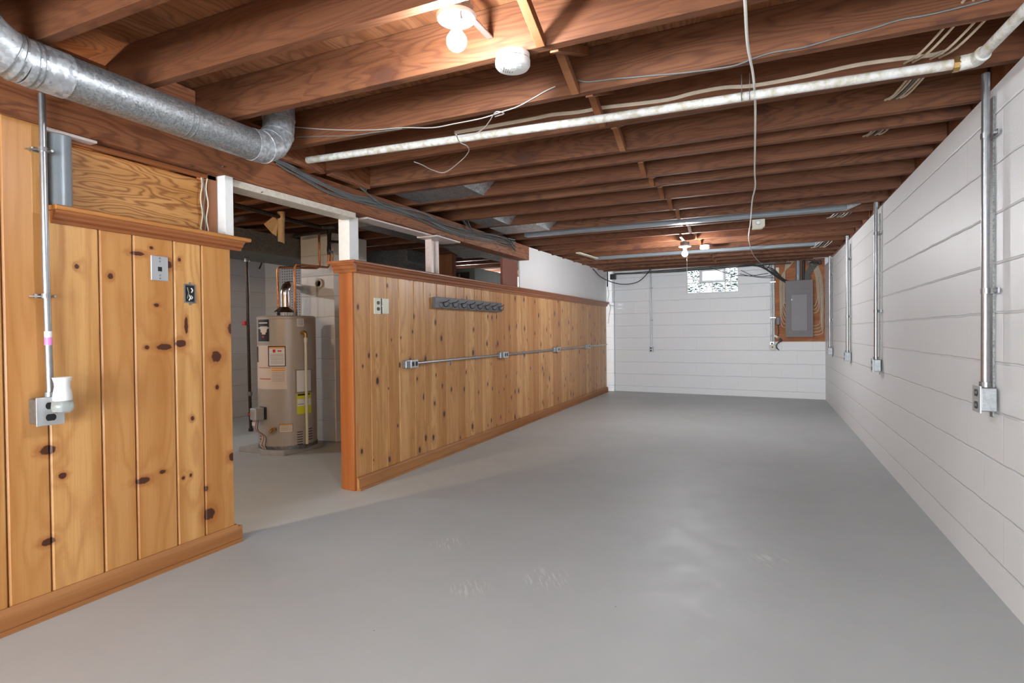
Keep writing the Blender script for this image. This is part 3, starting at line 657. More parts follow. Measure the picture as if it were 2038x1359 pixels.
for i, (xa_, za, xb_, zb, sag) in enumerate(((-.38, 2.18, .10, 2.06, .05), (-.40, 2.12, .14, 2.02, .02), (-.9, 2.27, .05, 2.10, .08))):
    pts = smoothpath([bk(xa_, .03, za), bk((xa_*2+xb_)/3, .03, (za*2+zb)/3-sag), bk((xa_+xb_*2)/3, .03, (za+zb*2)/3-sag), bk(xb_, .04, zb)], 5)
    tag(obj('cable', MB().tube(pts, .005, 6), CABK, smooth=True), f'thin dark wire drooping right of the window, {("top", "lowest", "middle")[i]} one', 'cable')
for i in range(6):      # dark bundle along the top of the back wall
    pts = [bk(-2.65+.38*q+rn.uniform(-.02, .02), .06+.02*i+rn.uniform(-.01, .01), jz(10.5)-.012-.008*i-.012*math.sin(q*.9+i)) for q in range(9)]
    tag(obj('cable', MB().tube(smoothpath(pts, 4), .006, 6), CABK if i % 2 else CABG, smooth=True), f'dark cable strung along the top of the back wall, {ordw[i]} from the wall', 'cable', 'cables along the top of the back wall')
s = MB(); backq(s, .165, .215, 2.06, 2.19, .019, .032); tag(obj('small_switch_plate', s, CREAM, bevel=.003), 'small pale box at the upper left of the orange backboard', 'box')
t = thing('power_adapter', 'black power adapter on the lower left of the orange backboard', 'adapter', bk(.19, .03, 1.27))
s = MB(); backq(s, .165, .228, 1.225, 1.36, .019, .055); obj('body', s, DARKPL, t, bevel=.006)
obj('cord', MB().tube(smoothpath([bk(.20, .04, 1.225), bk(.205, .04, 1.1), bk(.19, .05, 1.02), bk(.23, .05, .95), bk(.17, .05, .90)], 5), .006, 6), CABK, t, smooth=True)
t = thing('plug_transformer', 'small white and black plug dangling below the power adapter', 'plug', bk(.18, .05, .99))
s = MB(); s.bar(bk(.14, .04, 1.05), bk(.22, .04, 1.0), .035, .03, BN); obj('body', s, CREAM, t, bevel=.004)
obj('cord', MB().tube(smoothpath([bk(.20, .05, 1.02), bk(.26, .06, .96), bk(.20, .06, .93), bk(.17, .06, .86), bk(.21, .06, .80)], 5), .008, 6), CABK, t, smooth=True)
# black box and wires in the back left corner
tag(obj('junction_box', MB().box(-2.70, -2.60, 10.66, 10.74, 2.14, 2.24), DARKPL, bevel=.004), 'small black box high in the back left corner', 'box')
tag(obj('cable', MB().tube([(-2.74, 10.62, z) for z in (2.29, 2.20, 2.10, 2.0)], .013, 8), CABK, smooth=True), 'thick black cable hanging in the back left corner beside the white panel', 'cable')
tag(obj('cable', MB().tube(smoothpath([(-2.735, 10.62, 2.0), (-2.72, 10.63, 1.85), (-2.74, 10.62, 1.72), (-2.69, 10.63, 1.62), (-2.72, 10.64, 1.45), (-2.735, 10.64, 1.3)], 5), .007, 8), CABW, smooth=True), 'thin pale cable continuing down the back left corner past the half wall', 'cable')
tag(obj('cable', MB().tube(smoothpath([(-2.76, 9.7, 2.25), (-2.70, 10.1, 2.12), (-2.45, 10.4, 2.02), (-2.15, 10.5, 2.05), (-1.95, 10.45, 2.2), (-1.9, 10.4, 2.27)], 6), .008, 8), CABK, smooth=True), 'black wire looping down from the ceiling in the back left corner', 'cable')

# ------------------------------------------------------------------ lamps and ceiling fittings
def bulb(t, c, e, col, r=.034):
    prof = [(.013, .062), (.013, .050), (.017, .036)]
    for k in range(9): a = math.pi*(.22+.78*k/8); prof.append((r*math.sin(a), r*math.cos(a)))
    return obj('bulb', MB().lathe(prof[::-1], c, seg=20), emit('lit_bulb', col, e), t, smooth=True)
def lampholder(x, y, zt, zb, lab, e, col, rr=.062, chain=False, boxz=None):
    t = thing('ceiling_light', lab, 'ceiling light', (x, y, zt))
    obj('lampholder', MB().lathe([(.022, zb+.062-zt), (.024, zb+.085-zt), (.030, -.022), (rr*.93, -.012), (rr, -.004), (rr, 0)], (x, y, zt), seg=32), WPLAS, t, smooth=True)
    bulb(t, (x, y, zb), e, col)
    bx = MB().lathe([(.052, .0005), (.052, .045)], (x, y, zt), seg=8); obj('ceiling_box', bx, BOXM, t)
    bx2 = MB().box(x-.012, x+.012, y-.30, y+.26, zt+.0455, zt+.0515) if boxz else None
    return t
lt = lampholder(-.950, 1.695, 2.196, 2.112, 'bare lit bulb in a white porcelain holder at the top of the photo', BULB_E, COOL, rr=.068)
obj('hanger_bar', MB().box(-.962, -.938, 1.590, 1.952, 2.2415, 2.2475), EMT, lt)
obj('pull_switch', MB().cyl((-.915, 1.66, 2.186), (-.905, 1.65, 2.150), .006, 8), EMT, lt)
lt = lampholder(-.875, 7.05, 2.150, 2.055, 'bare lit bulb in a white holder far down the room near the window', BACK_E, NEUT, rr=.075)
obj('hanger_bar', MB().box(-.887, -.863, 6.672, 7.12, 2.1955, 2.2015), EMT, lt)
obj('pull_string', MB().tube([(-.845, 6.99, 2.148), (-.843, 6.985, 1.60), (-.843, 6.985, 1.575)], .0022, 6), CABW, lt)
lampholder(-3.30, .98, 2.105, 2.015, 'bare warm bulb in the utility area behind the left wall', UTIL_E, WARM)
lampholder(-5.95, 2.95, 2.13, 2.04, 'added fill bulb in the utility area left of the water heater, hidden by the left wall', 520, NEUT)  # unseen bulb added to brighten the utility walls and pegboard
lampholder(-4.9, 9.0, 2.16, 2.07, 'bare bulb in the far utility area beyond the furnace', FAR_E, NEUT)
def detector(x, y, zt, r, lab, dots=True):
    t = thing('smoke_alarm', lab, 'smoke alarm', (x, y, zt))
    obj('base', MB().lathe([(r*.96, -.018), (r*.97, 0)], (x, y, zt), seg=40), WPLAS, t, smooth=True)
    obj('vent_ring', MB().lathe([(r*.90, -.0235), (r*.90, -.0182)], (x, y, zt), seg=32), DARKPL, t)
    sp = MB()
    for k in range(8): a = k*math.pi/4+.3; sp.box(-.004, .004, r*.88, r*.975, -.0234, -.0184); q = sp.v[-8:]; sp.v[-8:] = [Vector((x+v.x*math.cos(a)-v.y*math.sin(a), y+v.x*math.sin(a)+v.y*math.cos(a), zt+v.z)) for v in q]
    obj('vent_rib', sp, WPLAS, t)
    obj('cover', MB().lathe([(r*.70, -.052), (r*.90, -.049), (r*.99, -.040), (r, -.0236)][::1], (x, y, zt), seg=40), WPLAS, t, smooth=True)
    if dots:
        obj('test_button', MB().lathe([(.013, -.0555), (.016, -.0525)], (x+.004, y-.004, zt), seg=24), WPLAS, t, smooth=True)
        d = MB()
        for i, (a, b) in enumerate(((-.040,.010),(-.034,.016),(-.028,.020),(-.022,.024),(-.036,.004),(-.030,.010),(-.024,.014),(-.018,.018),(-.030,-.004),(-.024,.002),(-.018,.006),(-.012,.026),(-.040,-.008),(-.026,-.012))):
            d.box(x+a-.0018, x+a+.0018, y+b*1.2-.0012-.01, y+b*1.2+.0012-.01, zt-.0535, zt-.0519)
        obj('printed_marks', d, DARKPL, t)
        g = MB()
        for i in range(6): g.box(x+.018, x+.042-i*.002, y-.018+i*.005, y-.0168+i*.005, zt-.0528, zt-.0519)
        obj('speaker_grille', g, PLATE, t)
    return t
detector(-.862, 1.965, 2.166, .066, 'round white smoke alarm mounted under the joist beside the near bulb')
detector(-.70, 7.62, 2.222, .062, 'small white smoke alarm on the ceiling near the far bulb', False)
t = thing('ceiling_sensor', 'beige sensor box hanging from a joist right of the far bulb', 'sensor', (-.06, 6.10, 2.20))
obj('body', MB().prism([(-.115, 2.12), (-.03, 2.12), (.0, 2.145), (.0, 2.214), (-.115, 2.214)], 1, 6.05, 6.105), CREAM, t, bevel=.004)
obj('front', MB().lathe([(.022, .0), (.018, .006)], (-.06, 6.05, 2.18), (0,-1,0), 16), PLATE, t)

# white crusted pipe under the joists
t = thing('water_pipe', 'white crusted metal pipe running across under the joists with an elbow at the right wall', 'pipe', (-2.6, 2.6, 2.13))
pz = 2.125
a = at(612, 319, 2, 2.150); b = at(1200, 236, 2, 2.135); c = at(1925, 124, 2, 2.125)
obj('pipe', MB().tube([a, b, c], .0195, 16), PIPEW, t, smooth=True)
e = at(1944, 117, 2, 2.125); g = at(2060, 0, 2, 2.14)
obj('pipe', MB().tube([at(1955, 108, 2, 2.125), g], .0195, 16), PIPEW, t, smooth=True)
el = obj('elbow', MB().tube(smoothpath([c-Vector((.03, 0, 0)), c+(e-c)*.5, e, at(1957, 106, 2, 2.125)], 4), .027, 16), PIPEW, t, smooth=True)
obj('union', MB().cyl(c-Vector((.045,0,0)), c-Vector((.025,0,0)), .029, 10), BRASS, t)
for px, py in ((1476, 190), (1492, 188)):
    p = at(px, py, 2, 2.13); r = .023
    obj('wire_hanger', MB().tube([p+Vector((0, r*math.cos(q*.7), r*math.sin(q*.7))) for q in range(8)]+[p+Vector((.0, .0, .09))], .002, 5), EMT, t)

# round duct
t = thing('round_duct', 'large round galvanised duct running along the left wall above the panelling', 'duct', (-2.31, 1.1, 2.07))
dx, dz, dr = -2.315, 2.070, .076
def ringtube(p, d, r, w=.006): d = Vector(d).normalized(); return MB().tube([Vector(p)-d*w, Vector(p)+d*w], r, 32)
obj('duct_pipe', MB().tube([(dx, 1.225, dz), (dx, 1.7, dz), (dx, 2.06, dz)], dr, 40, caps=False), GALV, t, smooth=True)
obj('collar', MB().tube([(dx, 1.10, dz), (dx, 1.235, dz)], dr+.003, 40), GALVB, t, smooth=True)
for y in (1.69, 1.715): obj('seam_ring', ringtube((dx, y, dz), (0,1,0), dr+.0018, .0025), BOXM, t)
for y in (1.125, 1.142): obj('seam_ring', ringtube((dx, y, dz), (0,1,0), dr+.0055, .003), BOXM, t)
pts = smoothpath([(dx, 2.05, dz), (dx, 2.12, dz+.008), (dx-.01, 2.19, dz+.045), (dx-.015, 2.235, dz+.105), (dx-.02, 2.25, dz+.19), (dx-.02, 2.25, dz+.27)], 3)
el = obj('elbow', MB().tube(pts, dr+.003, 36), GALVB, t, smooth=True)
for q in (3, 6, 9, 12): d = pts[q+1]-pts[q]; obj('seam_ring', ringtube(pts[q], d, dr+.0065, .003), GALVB, el)
pts = smoothpath([(dx, 1.105, dz), (dx, 1.05, dz+.012), (dx, .99, dz+.05), (dx, .95, dz+.11), (dx, .935, dz+.2)], 3)
el = obj('elbow', MB().tube(pts, dr+.003, 36), GALVB, t, smooth=True)
for q in (1, 2, 7): d = pts[q+1]-pts[q]; obj('seam_ring', ringtube(pts[q], d, dr+.0065, .003), BOXM, el)

# ducts tucked between joists
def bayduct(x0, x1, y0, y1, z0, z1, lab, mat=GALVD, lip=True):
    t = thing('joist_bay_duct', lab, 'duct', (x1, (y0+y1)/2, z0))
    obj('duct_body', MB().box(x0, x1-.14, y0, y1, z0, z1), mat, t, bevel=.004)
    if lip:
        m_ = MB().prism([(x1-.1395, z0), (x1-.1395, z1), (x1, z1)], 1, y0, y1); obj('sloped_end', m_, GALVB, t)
    return t
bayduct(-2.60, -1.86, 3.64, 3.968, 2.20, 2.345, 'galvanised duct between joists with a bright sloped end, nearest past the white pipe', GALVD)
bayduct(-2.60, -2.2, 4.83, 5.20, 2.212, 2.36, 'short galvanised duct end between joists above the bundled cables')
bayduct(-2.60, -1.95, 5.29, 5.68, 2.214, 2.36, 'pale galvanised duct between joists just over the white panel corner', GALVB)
def longduct(y, x0, x1, z0, lab):
    t = thing('flat_conduit_duct', lab, 'duct', (x0, y, z0)); obj('duct_body', MB().box(x0, x1-.12, y-.09, y, z0, z0+.07), GREYP, t, bevel=.004)
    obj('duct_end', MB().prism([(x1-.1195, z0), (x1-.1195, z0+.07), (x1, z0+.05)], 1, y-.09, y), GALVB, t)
longduct(6.06, -2.5, .80, 2.224, 'long flat grey duct lying between joists in front of the far bulb')
longduct(8.60, -2.4, .72, 2.252, 'long flat grey duct lying between joists behind the far bulb')
tag(obj('ceiling_cleat', MB().bar(atc(1150, 503, -.008), atc(1187, 514, -.008), .06, .014), CREAM), 'pale flat wooden cleat under the joists above the far white panel', 'cleat')

# ------------------------------------------------------------------ wires under the joists
def cable(pts, r, mat, lab, n=5, group=None):
    return tag(obj('cable', MB().tube(smoothpath(pts, n), r, 6), mat, smooth=True), lab, 'cable', group)
cp_ = [(1478, -60), (1483, 5), (1488, 90), (1499, 150), (1503, 205), (1503, 260), (1502, 340), (1503, 372), (1497, 400), (1494, 440), (1490, 470), (1493, 490), (1500, 508), (1512, 522)]
cable([atc(a, b, -.006) for a, b in cp_]+[Vector(bk(-.02, .10, jz(10.4)-.03)), Vector(bk(.1, .08, 2.13))], .0055, CABW, 'white cable stapled across the joists running straight down the room to the breaker panel', 4)
wx = [(575, 252), (640, 257), (700, 259), (752, 258), (800, 254), (860, 254), (905, 246), (960, 235), (1000, 222), (1030, 212), (1060, 196), (1084, 182), (1105, 172)]
cable([at(a, b, 1, 2.41) for a, b in wx], .0026, CABL, 'thin pale wire strung along the knotty joist left of the smoke alarm')
wx = [(590, 273), (640, 271), (700, 270), (742, 264), (800, 256)]
cable([at(a, b, 1, 2.412) for a, b in wx], .0028, CABG, 'short dark wire on the knotty joist near the duct elbow')
wx = [(1142, 158), (1170, 163), (1222, 157), (1260, 154), (1300, 150), (1350, 146), (1400, 140), (1460, 131), (1500, 116), (1540, 104), (1600, 94), (1680, 71), (1735, 57), (1790, 40), (1860, 27), (1960, 2), (2030, -18)]
cable([at(a, b, 1, 2.410) for a, b in wx], .0034, CABG, 'greenish grey wire stapled along the knotty joist towards the right wall')
wx = [(985, 232), (1003, 226), (990, 222), (982, 228), (975, 240), (962, 256), (945, 266), (920, 272), (904, 272)]
cable([at(a, b, 2, 2.12) for a, b in wx], .0026, CABL, 'thin curled wire hanging over the white pipe')
wx = [(908, 268), (915, 283), (930, 291), (932, 303), (915, 322), (885, 343), (860, 338), (840, 328), (824, 322)]
cable([at(a, b, 2, 2.08) for a, b in wx], .0026, CABL, 'loose loop of thin wire dangling below the white pipe')
for i in range(3):
    wx = [(905, 262), (1000, 245), (1060, 234), (1100, 226), (1150, 221), (1200, 212), (1270, 204), (1330, 196), (1380, 183), (1440, 172), (1500, 168), (1600, 150), (1700, 128), (1780, 116), (1850, 108), (1878, 101)]
    cable([at(a, b+i*2.2, 1, 2.864) for a, b in wx], .0042, CABT, f'tan cable fastened along the joist behind the white pipe, {("upper", "middle", "lower")[i]} one', 4, 'cables behind the white pipe')
for i in range(4):
    x = .565+.03*i+(.03 if i > 1 else 0)
    cable([(x-.03, 2.86, 2.235), (x-.01, 2.70, 2.20), (x+.03, 2.55, 2.215), (x+.05, 2.46, 2.235), (x+.06, 2.30, 2.23)], .005, CABT, f'tan cable crossing between joists above the pipe elbow, {ordw[i]} from the left', 4, 'cables above the pipe elbow')
def bunch(px, py, y, k, lab, mat=CABT, dx=.03):
    c = at(px, py, 1, y-.043); zl = c.z
    for i in range(k):
        x = c.x+dx*(i-k/2)
        cable([(x-.02, y-.10+.055, zl+.0), (x, y-.09, zl-.004+.004*(i % 2)), (x+.02, y-.20, zl+.0), (x+.045, y-.33, zl+.015), (x+.06, y-.41, zl+.03)], .0055, mat if i % 3 != 2 else CABG, f'{lab}, {ordw[i]} from left', 4, lab)
bunch(1790, 195, 3.365, 5, 'tan cable through a joist hole, nearest bundle', dx=.016)
bunch(1745, 268, 4.014, 5, 'tan cable through joist holes, second nearest bundle', dx=.02)
bunch(1727, 322, 4.78, 5, 'tan cable through joist holes, third nearest bundle', dx=.018)
bunch(1680, 410, 6.15, 6, 'tan cable curling beside the long grey duct end', dx=.03)
bunch(1670, 432, 6.67, 6, 'pale cable curling behind the long grey duct end', CABW, dx=.03)
bunch(1632, 492, 8.70, 5, 'pale cable curling over the far grey duct', CABW, dx=.035)
for i in range(8):
    cable([bk(.55+.04*i, .3+.03*i, jz(10.2)-.012-.006*i), bk(.70+.02*i, .2, jz(10.3)-.03-.008*i), bk(.66+.015*i, .12, 2.22-.004*i)], .006, CABK if i % 2 else CABG, f'dark cable bunched high in the back right corner, {ordw[i]} from the left', 4, 'cables in the back right corner')
# bundle drooping along the girder face
base = [(550, 318), (575, 332), (610, 350), (650, 372), (700, 392), (740, 402), (790, 416), (840, 433), (880, 449), (930, 465), (980, 477), (1024, 487)]
rn = random.Random(11)
for i in range(8):
    pts = []
    for q, (a, b) in enumerate(base):
        am = min(1, .25+q*.12) if q < 8 else 1
        pts.append(at(a+rn.uniform(-3, 3), b+(i-3.5)*1.9*am+rn.uniform(-3.2, 3.2)*am+(6 if i > 5 and q < 4 else 0), 0, GX1+.010+.0065*(i % 3)))
    cable(pts, .0050 if i % 3 else .0066, CABG if i % 4 else GREYP, f'grey cable in the bundle along the girder face, {ordw[i]} from the top', 4, 'cable bundle along the girder')
for i in range(5):
    pts = [at(a+i*3, b, 0, GX1+.034) for a, b in ((712+4*i, 352), (716, 372+2*i), (735, 388+2*i), (752, 402+2*i), (790, 418), (830, 432+2*i))]
    cable(pts, .0038, CABG, f'grey cable tangling over the top edge of the girder, {ordw[i]} from the left', 4, 'tangled cables over the girder edge')
for i in range(4):
    pts = [at(a, b, 0, GX1+.036) for a, b in ((918+4*i, 437), (930+3*i, 450+2*i), (950, 462+i), (985, 466+3*i), (1010, 474+3*i), (1026, 492+4*i))]
    cable(pts, .0038, CABG if i % 2 else CABK, f'dark cable at the far end of the girder, {ordw[i]} from the left', 4, 'cables at the far end of the girder')
nl = MB()
for px, py in ((442, 332), (717, 408), (650, 388), (757, 428), (1002, 505), (520, 383)):
    p = at(px, py, 0, GX1); nl.cyl(p, p+Vector((.012, 0, .002)), .0035, 6)
tag(obj('nail', nl, EMT), 'bright nail heads and clips driven in the girder face', 'nails', kind='stuff')

# ------------------------------------------------------------------ utility area seen through the opening
chx0, chx1, chy0, chy1 = -4.575, -4.120, 4.68, 5.22
ch = thing('chimney', 'painted concrete block chimney behind the water heater', 'chimney', (-4.35, 4.95, 0))
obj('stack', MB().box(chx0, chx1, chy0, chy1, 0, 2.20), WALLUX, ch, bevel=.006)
obj('flue_thimble', MB().lathe([(.030, 0), (.055, .004), (.052, .02), (.035, .024), (.035, 0)], (-4.315, 4.679, 1.675), (0,-1,0), 20), CREAMP, ch, smooth=True)
obj('paint_drips', MB().box(-4.16, -4.125, 4.674, 4.679, 1.86, 2.15), CREAMP, ch)
tag(obj('plenum_duct', MB().box(-5.2, -4.60, 2.2, 5.3, 1.957, 2.165), galv('speckled_dark_duct', (.20,.20,.19), .7, 90, .2)), 'dark speckled rectangular duct hanging under the joists above the water heater', 'duct')
tag(obj('trunk_duct', MB().box(-3.36, -2.80, 4.10, 8.2, 2.075, 2.145).map(gz), GALVD), 'long dull sheet metal trunk duct running just behind the girder', 'duct')
t = thing('duct_offset', 'bluish bright sheet metal offset below the far part of the trunk duct', 'duct', (-3.2, 5.9, 1.95))
obj('duct_body', MB().prism([(5.5, 2.104), (6.2, 2.110), (5.95, 2.02)], 0, -3.28, -2.90), GALVB, t)
tag(obj('return_plenum', MB().box(-4.5, -3.9, 5.7, 6.3, 0, 2.15), galv('dark_plenum_metal', (.16,.16,.165), .5, 80, .6), bevel=.004), 'dark galvanised plenum standing behind the steel post', 'duct')
t = thing('furnace', 'grey-green furnace cabinet seen over the half wall left of the brown board', 'furnace', (-4.1, 7.3, 0))
obj('cabinet', MB().box(-4.45, -3.60, 6.85, 8.2, 0, 2.03), FURN, t, bevel=.006)
obj('control_opening', MB().box(-4.15, -3.68, 6.835, 6.849, 1.72, 1.97), DARKPL, t)
obj('gas_tube', MB().cyl((-4.2, 6.82, 1.70), (-4.2, 6.82, 2.0), .012, 10), CREAM, t); obj('gas_tube', MB().cyl((-3.82, 6.82, 1.75), (-3.82, 6.82, 1.95), .010, 10), BRASS, t)
tag(obj('wood_post', MB().box(-4.02, -3.72, 6.45, 6.55, 0, 2.17), STUD), 'dark reddish wooden post left of the furnace', 'post')
for i, (y, z) in enumerate(((7.0, 2.214), (8.6, 2.234), (9.4, 2.244))): tag(obj('utility_pipe', MB().tube([(-6.7, y, z), (-2.95, y, z)], .018, 10), EMT, smooth=True), f'pale pipe under the joists beyond the furnace, {("nearest", "middle", "farthest")[i]}', 'pipe')
for i, (y, z) in enumerate(((6.9, 2.0), (7.6, 1.93))): tag(obj('utility_pipe', MB().tube([(-6.7, y, z), (-4.45, y, z-.02)], .012, 10), EMT, smooth=True), f'thin pale pipe in the dark left of the plenum, {("upper", "lower")[i]}', 'pipe')
w2 = struct('window_2', MB().box(-4.4, -3.0, 10.96, 10.998, 1.35, 2.05), WHITEP); obj('pane', MB().box(-4.35, -3.05, 10.94, 10.958, 1.4, 2.0), DAY, w2)

# pegboard
pg = thing('pegboard', 'white perforated pegboard on the wall behind the water heater', 'pegboard', (-5.6, 6.14, 1))
obj('sheet', MB().box(-6.38, -5.42, 6.135, 6.149, 1.2, 2.28), PEG, pg)
hl = MB()
for i in range(20):
    for j in range(28): x, z = -6.345+i*.045, 1.235+j*.037; hl.box(x-.007, x+.007, 6.1335, 6.1348, z-.007, z+.007)
ho = obj('hole', hl, DARKPL, pg); ho['kind'] = 'stuff'

# water heater
hx_, hy_, hr_ = -4.345, 4.245, .272
t = thing('water_heater', 'grey-beige tank water heater standing on a concrete block in the utility area', 'water heater', (hx_, hy_, .05))
seg = 48
obj('tank', MB().lathe([(hr_-.01, .052), (hr_, .06), (hr_, 1.285), (hr_+.004, 1.29), (hr_+.004, 1.305), (hr_-.01, 1.318), (.01, 1.322)], (hx_, hy_, 0), seg=seg), TANK, t, smooth=True)
obj('base_ring', MB().lathe([(hr_+.004, .045), (hr_+.004, .075), (hr_, .078)], (hx_, hy_, 0), seg=seg), GALVD, t, smooth=True)
tag(obj('concrete_block', MB().box(hx_-.36, hx_-.04, hy_-.28, hy_+.2, 0, .044), CONCR, bevel=.004), 'flat concrete block under the left side of the water heater', 'block')
tag(obj('concrete_block', MB().prism([(hx_-.02, hy_-.33), (hx_+.22, hy_-.27), (hx_+.26, hy_+.2), (hx_+.0, hy_+.2)], 2, 0, .044), CONCR, bevel=.004), 'flat concrete block under the front right side of the water heater', 'block')
CA = math.atan2(0-hy_, 0-hx_)       # angle from the heater to the camera
def ctile(mb, a0, a1, z0, z1, dr=.0015, th=.0015):          # curved plate on the tank; angle in degrees, + = right as seen
    n = max(2, int(abs(a1-a0)/5)); vs = []; fs = []
    for k in range(n+1):
        a = CA + R_(a0+(a1-a0)*k/n)
        for rr in (hr_+dr, hr_+dr+th):
            for z in (z0, z1): vs.append((hx_+math.cos(a)*rr, hy_+math.sin(a)*rr, z))
    for k in range(n):
        b = k*4; c = b+4
        fs += [(b+2, c+2, c+3, b+3), (b, b+1, c+1, c), (b+1, b+3, c+3, c+1), (b, c, c+2, b+2)]
    fs += [(0, 2, 3, 1), (n*4, n*4+1, n*4+3, n*4+2)]
    mb.add(vs, fs); return mb
def zt(py): return at(575, py, 1, hy_-.19).z
def ang(px): # angle on the tank for an image column
    s_ = (px-573.5)/60.5; return math.degrees(math.asin(max(-.99, min(.99, s_))))
def lab_(name, x0, x1, y0, y1, mat, dr=.0008, th=.001, par=None): return obj(name, ctile(MB(), ang(x0), ang(x1), zt(y1), zt(y0), dr, th), mat, par or t, smooth=False)
bp = lab_('brand_label', 517, 539, 635, 679, DARKPL); lab_('label_border', 516, 540, 634, 680.5, PLATE, .0002, .0006, bp)
lab_('label_shield', 521, 536, 649, 655, LABELW, .002, .001, bp); lab_('label_shield', 522.5, 534.5, 655, 661, LABELW, .002, .001, bp); lab_('label_shield', 525, 532, 661, 665, LABELW, .002, .001, bp)
lab_('label_band', 518, 539, 650.5, 653.5, PLATE, .0035, .001, bp); lab_('label_print', 519, 536, 641, 643, LWHITE, .002, .001, bp); lab_('label_dot', 525, 529.5, 668, 671.5, RED, .002, .001, bp)
wlb = lab_('warning_label', 514, 572, 687, 774, LABELW)
lab_('label_frame', 536.5, 571, 688, 729, DARKPL, .002, .0008, wlb); lab_('label_panel', 538.5, 569, 690, 727.5, LWHITE, .003, .0008, wlb); lab_('label_header', 538.5, 569, 690, 693, ORANGE, .004, .0006, wlb)
lab_('warning_symbol', 546, 551, 695, 701, RED, .004, .0006, wlb); lab_('warning_symbol', 555, 563, 697, 699.5, RED, .004, .0006, wlb)
lab_('label_frame', 513.6, 517, 689, 721, DARKPL, .002, .0008, wlb)
for k in range(8): lab_('printed_line', 541, 567, 704+k*2.7, 704.7+k*2.7, EMTD, .004, .0004, wlb)
lab_('label_stripe', 517, 541, 731, 732.2, RED, .002, .0006, wlb); lab_('label_header', 543, 569, 731, 733.5, ORANGE, .002, .0006, wlb); lab_('label_header', 543, 569, 735.5, 738, ORANGE, .002, .0006, wlb); lab_('label_stripe', 519, 541, 753, 754.5, RED, .002, .0006, wlb)
for k in range(7): lab_('printed_line', 543.5, 568, 740.5+k*2.9, 741.1+k*2.9, EMTD, .002, .0004, wlb)
sl = lab_('spec_label', 594, 607.5, 632, 649.5, LWHITE)
for k in range(5): lab_('printed_line', 596, 606, 635+k*2.7, 635.8+k*2.7, EMTD, .002, .0004, sl)
ml = lab_('maker_label', 555.5, 582.5, 843, 860, EMTD); lab_('label_panel', 556.5, 581.5, 844, 859.5, LABELW, .002, .0006, ml); lab_('label_header', 556.5, 581.5, 844, 846.5, ORANGE, .003, .0006, ml)
for k in range(3): lab_('printed_line', 559, 579, 849+k*3, 849.7+k*3, EMTD, .003, .0004, ml)
pk = lab_('plastic_pouch', 588.5, 622.5, 736, 784, GLASSY, .004, .006); lab_('papers', 591, 619, 738, 781, LWHITE, .0042+.0062, .001, pk)
yt = lab_('yellow_energy_tag', 591, 620, 784, 826, YELLOW, .004, .001); lab_('tag_title', 593, 617, 785.5, 789, DARKPL, .0055, .0006, yt); lab_('tag_panel', 592, 619, 796, 810, LWHITE, .0055, .0006, yt); lab_('printed_line', 593, 605, 805.5, 806.4, DARKPL, .0065, .0004, yt)
lab_('access_door', 531, 584.5, 862.5, 890, TANK, .0008, .002)
for k in range(6): lab_('vent_slot', 591, 602, 861+k*4.9, 862.6+k*4.9, DARKPL, -.002, .003)
for k in range(5): lab_('vent_slot', 609 if k % 2 == 0 else 612, 622, 857.5+k*5.3, 859.2+k*5.3, DARKPL, -.002, .003)
for k in range(5): lab_('vent_slot', 517.5, 520, 862+k*6, 864+k*6, DARKPL, -.002, .003)
def onr(px, py, off): a = CA+R_(ang(px)); return Vector((hx_+math.cos(a)*(hr_+off), hy_+math.sin(a)*(hr_+off), zt(py)))
obj('relief_valve', MB().tube(smoothpath([onr(603, 663, -.002), onr(604, 661, .03), onr(605, 664, .05), onr(605, 672, .05)], 4), .017, 12), BRASS, t, smooth=True)
q0, q1 = onr(605, 672, .05), onr(605, 672, .05); q1.z = zt(886)
obj('discharge_pipe', MB().tube([q0, q1], .0135, 14).cyl(q0+Vector((0,0,-.005)), q0+Vector((0,0,-.045)), .018, 14), CREAM, t, smooth=True)
obj('drain_valve', MB().tube(smoothpath([onr(549, 853, -.002), onr(546, 853, .03), onr(543, 858, .055)], 4), .014, 12).lathe([(.02, 0), (.02, .006)], onr(548, 853, .03), onr(548, 853, 1)-onr(548, 853, 0), 12), BRASS, t, smooth=True)
d_ = (onr(522, 822, .05)-onr(522, 822, 0)).normalized(); p_ = onr(524, 822, .075)
gv = obj('gas_valve', MB().bar(p_-d_*.06, p_+d_*.035, .095, .115), PLATE, t, bevel=.012); obj('valve_side', MB().bar(p_-d_*.085, p_-d_*.061, .10, .12), DARKPL, gv, bevel=.008)
obj('valve_button', MB().lathe([(.014, 0), (.012, .008)], p_+d_*.0355+Vector((-.02, -.01, .0)), d_, 14), RED, gv)
for i in range(4):
    obj('valve_wire', MB().tube(smoothpath([p_+Vector((.01*i, -.0, -.058)), p_+Vector((.012*i, -.01, -.15)), onr(526+i*2, 868, .02), onr(524+i*3, 885, .03), onr(531+i, 893, .02)], 5), .003, 6), (WPLAS, RED, CABW, DARKPL)[i], t, smooth=True)
obj('paper_tag', MB().bar(p_+Vector((-.03, 0, -.08)), p_+Vector((-.03, 0, -.115)), .04, .002, (0,1,0)), LWHITE, t)
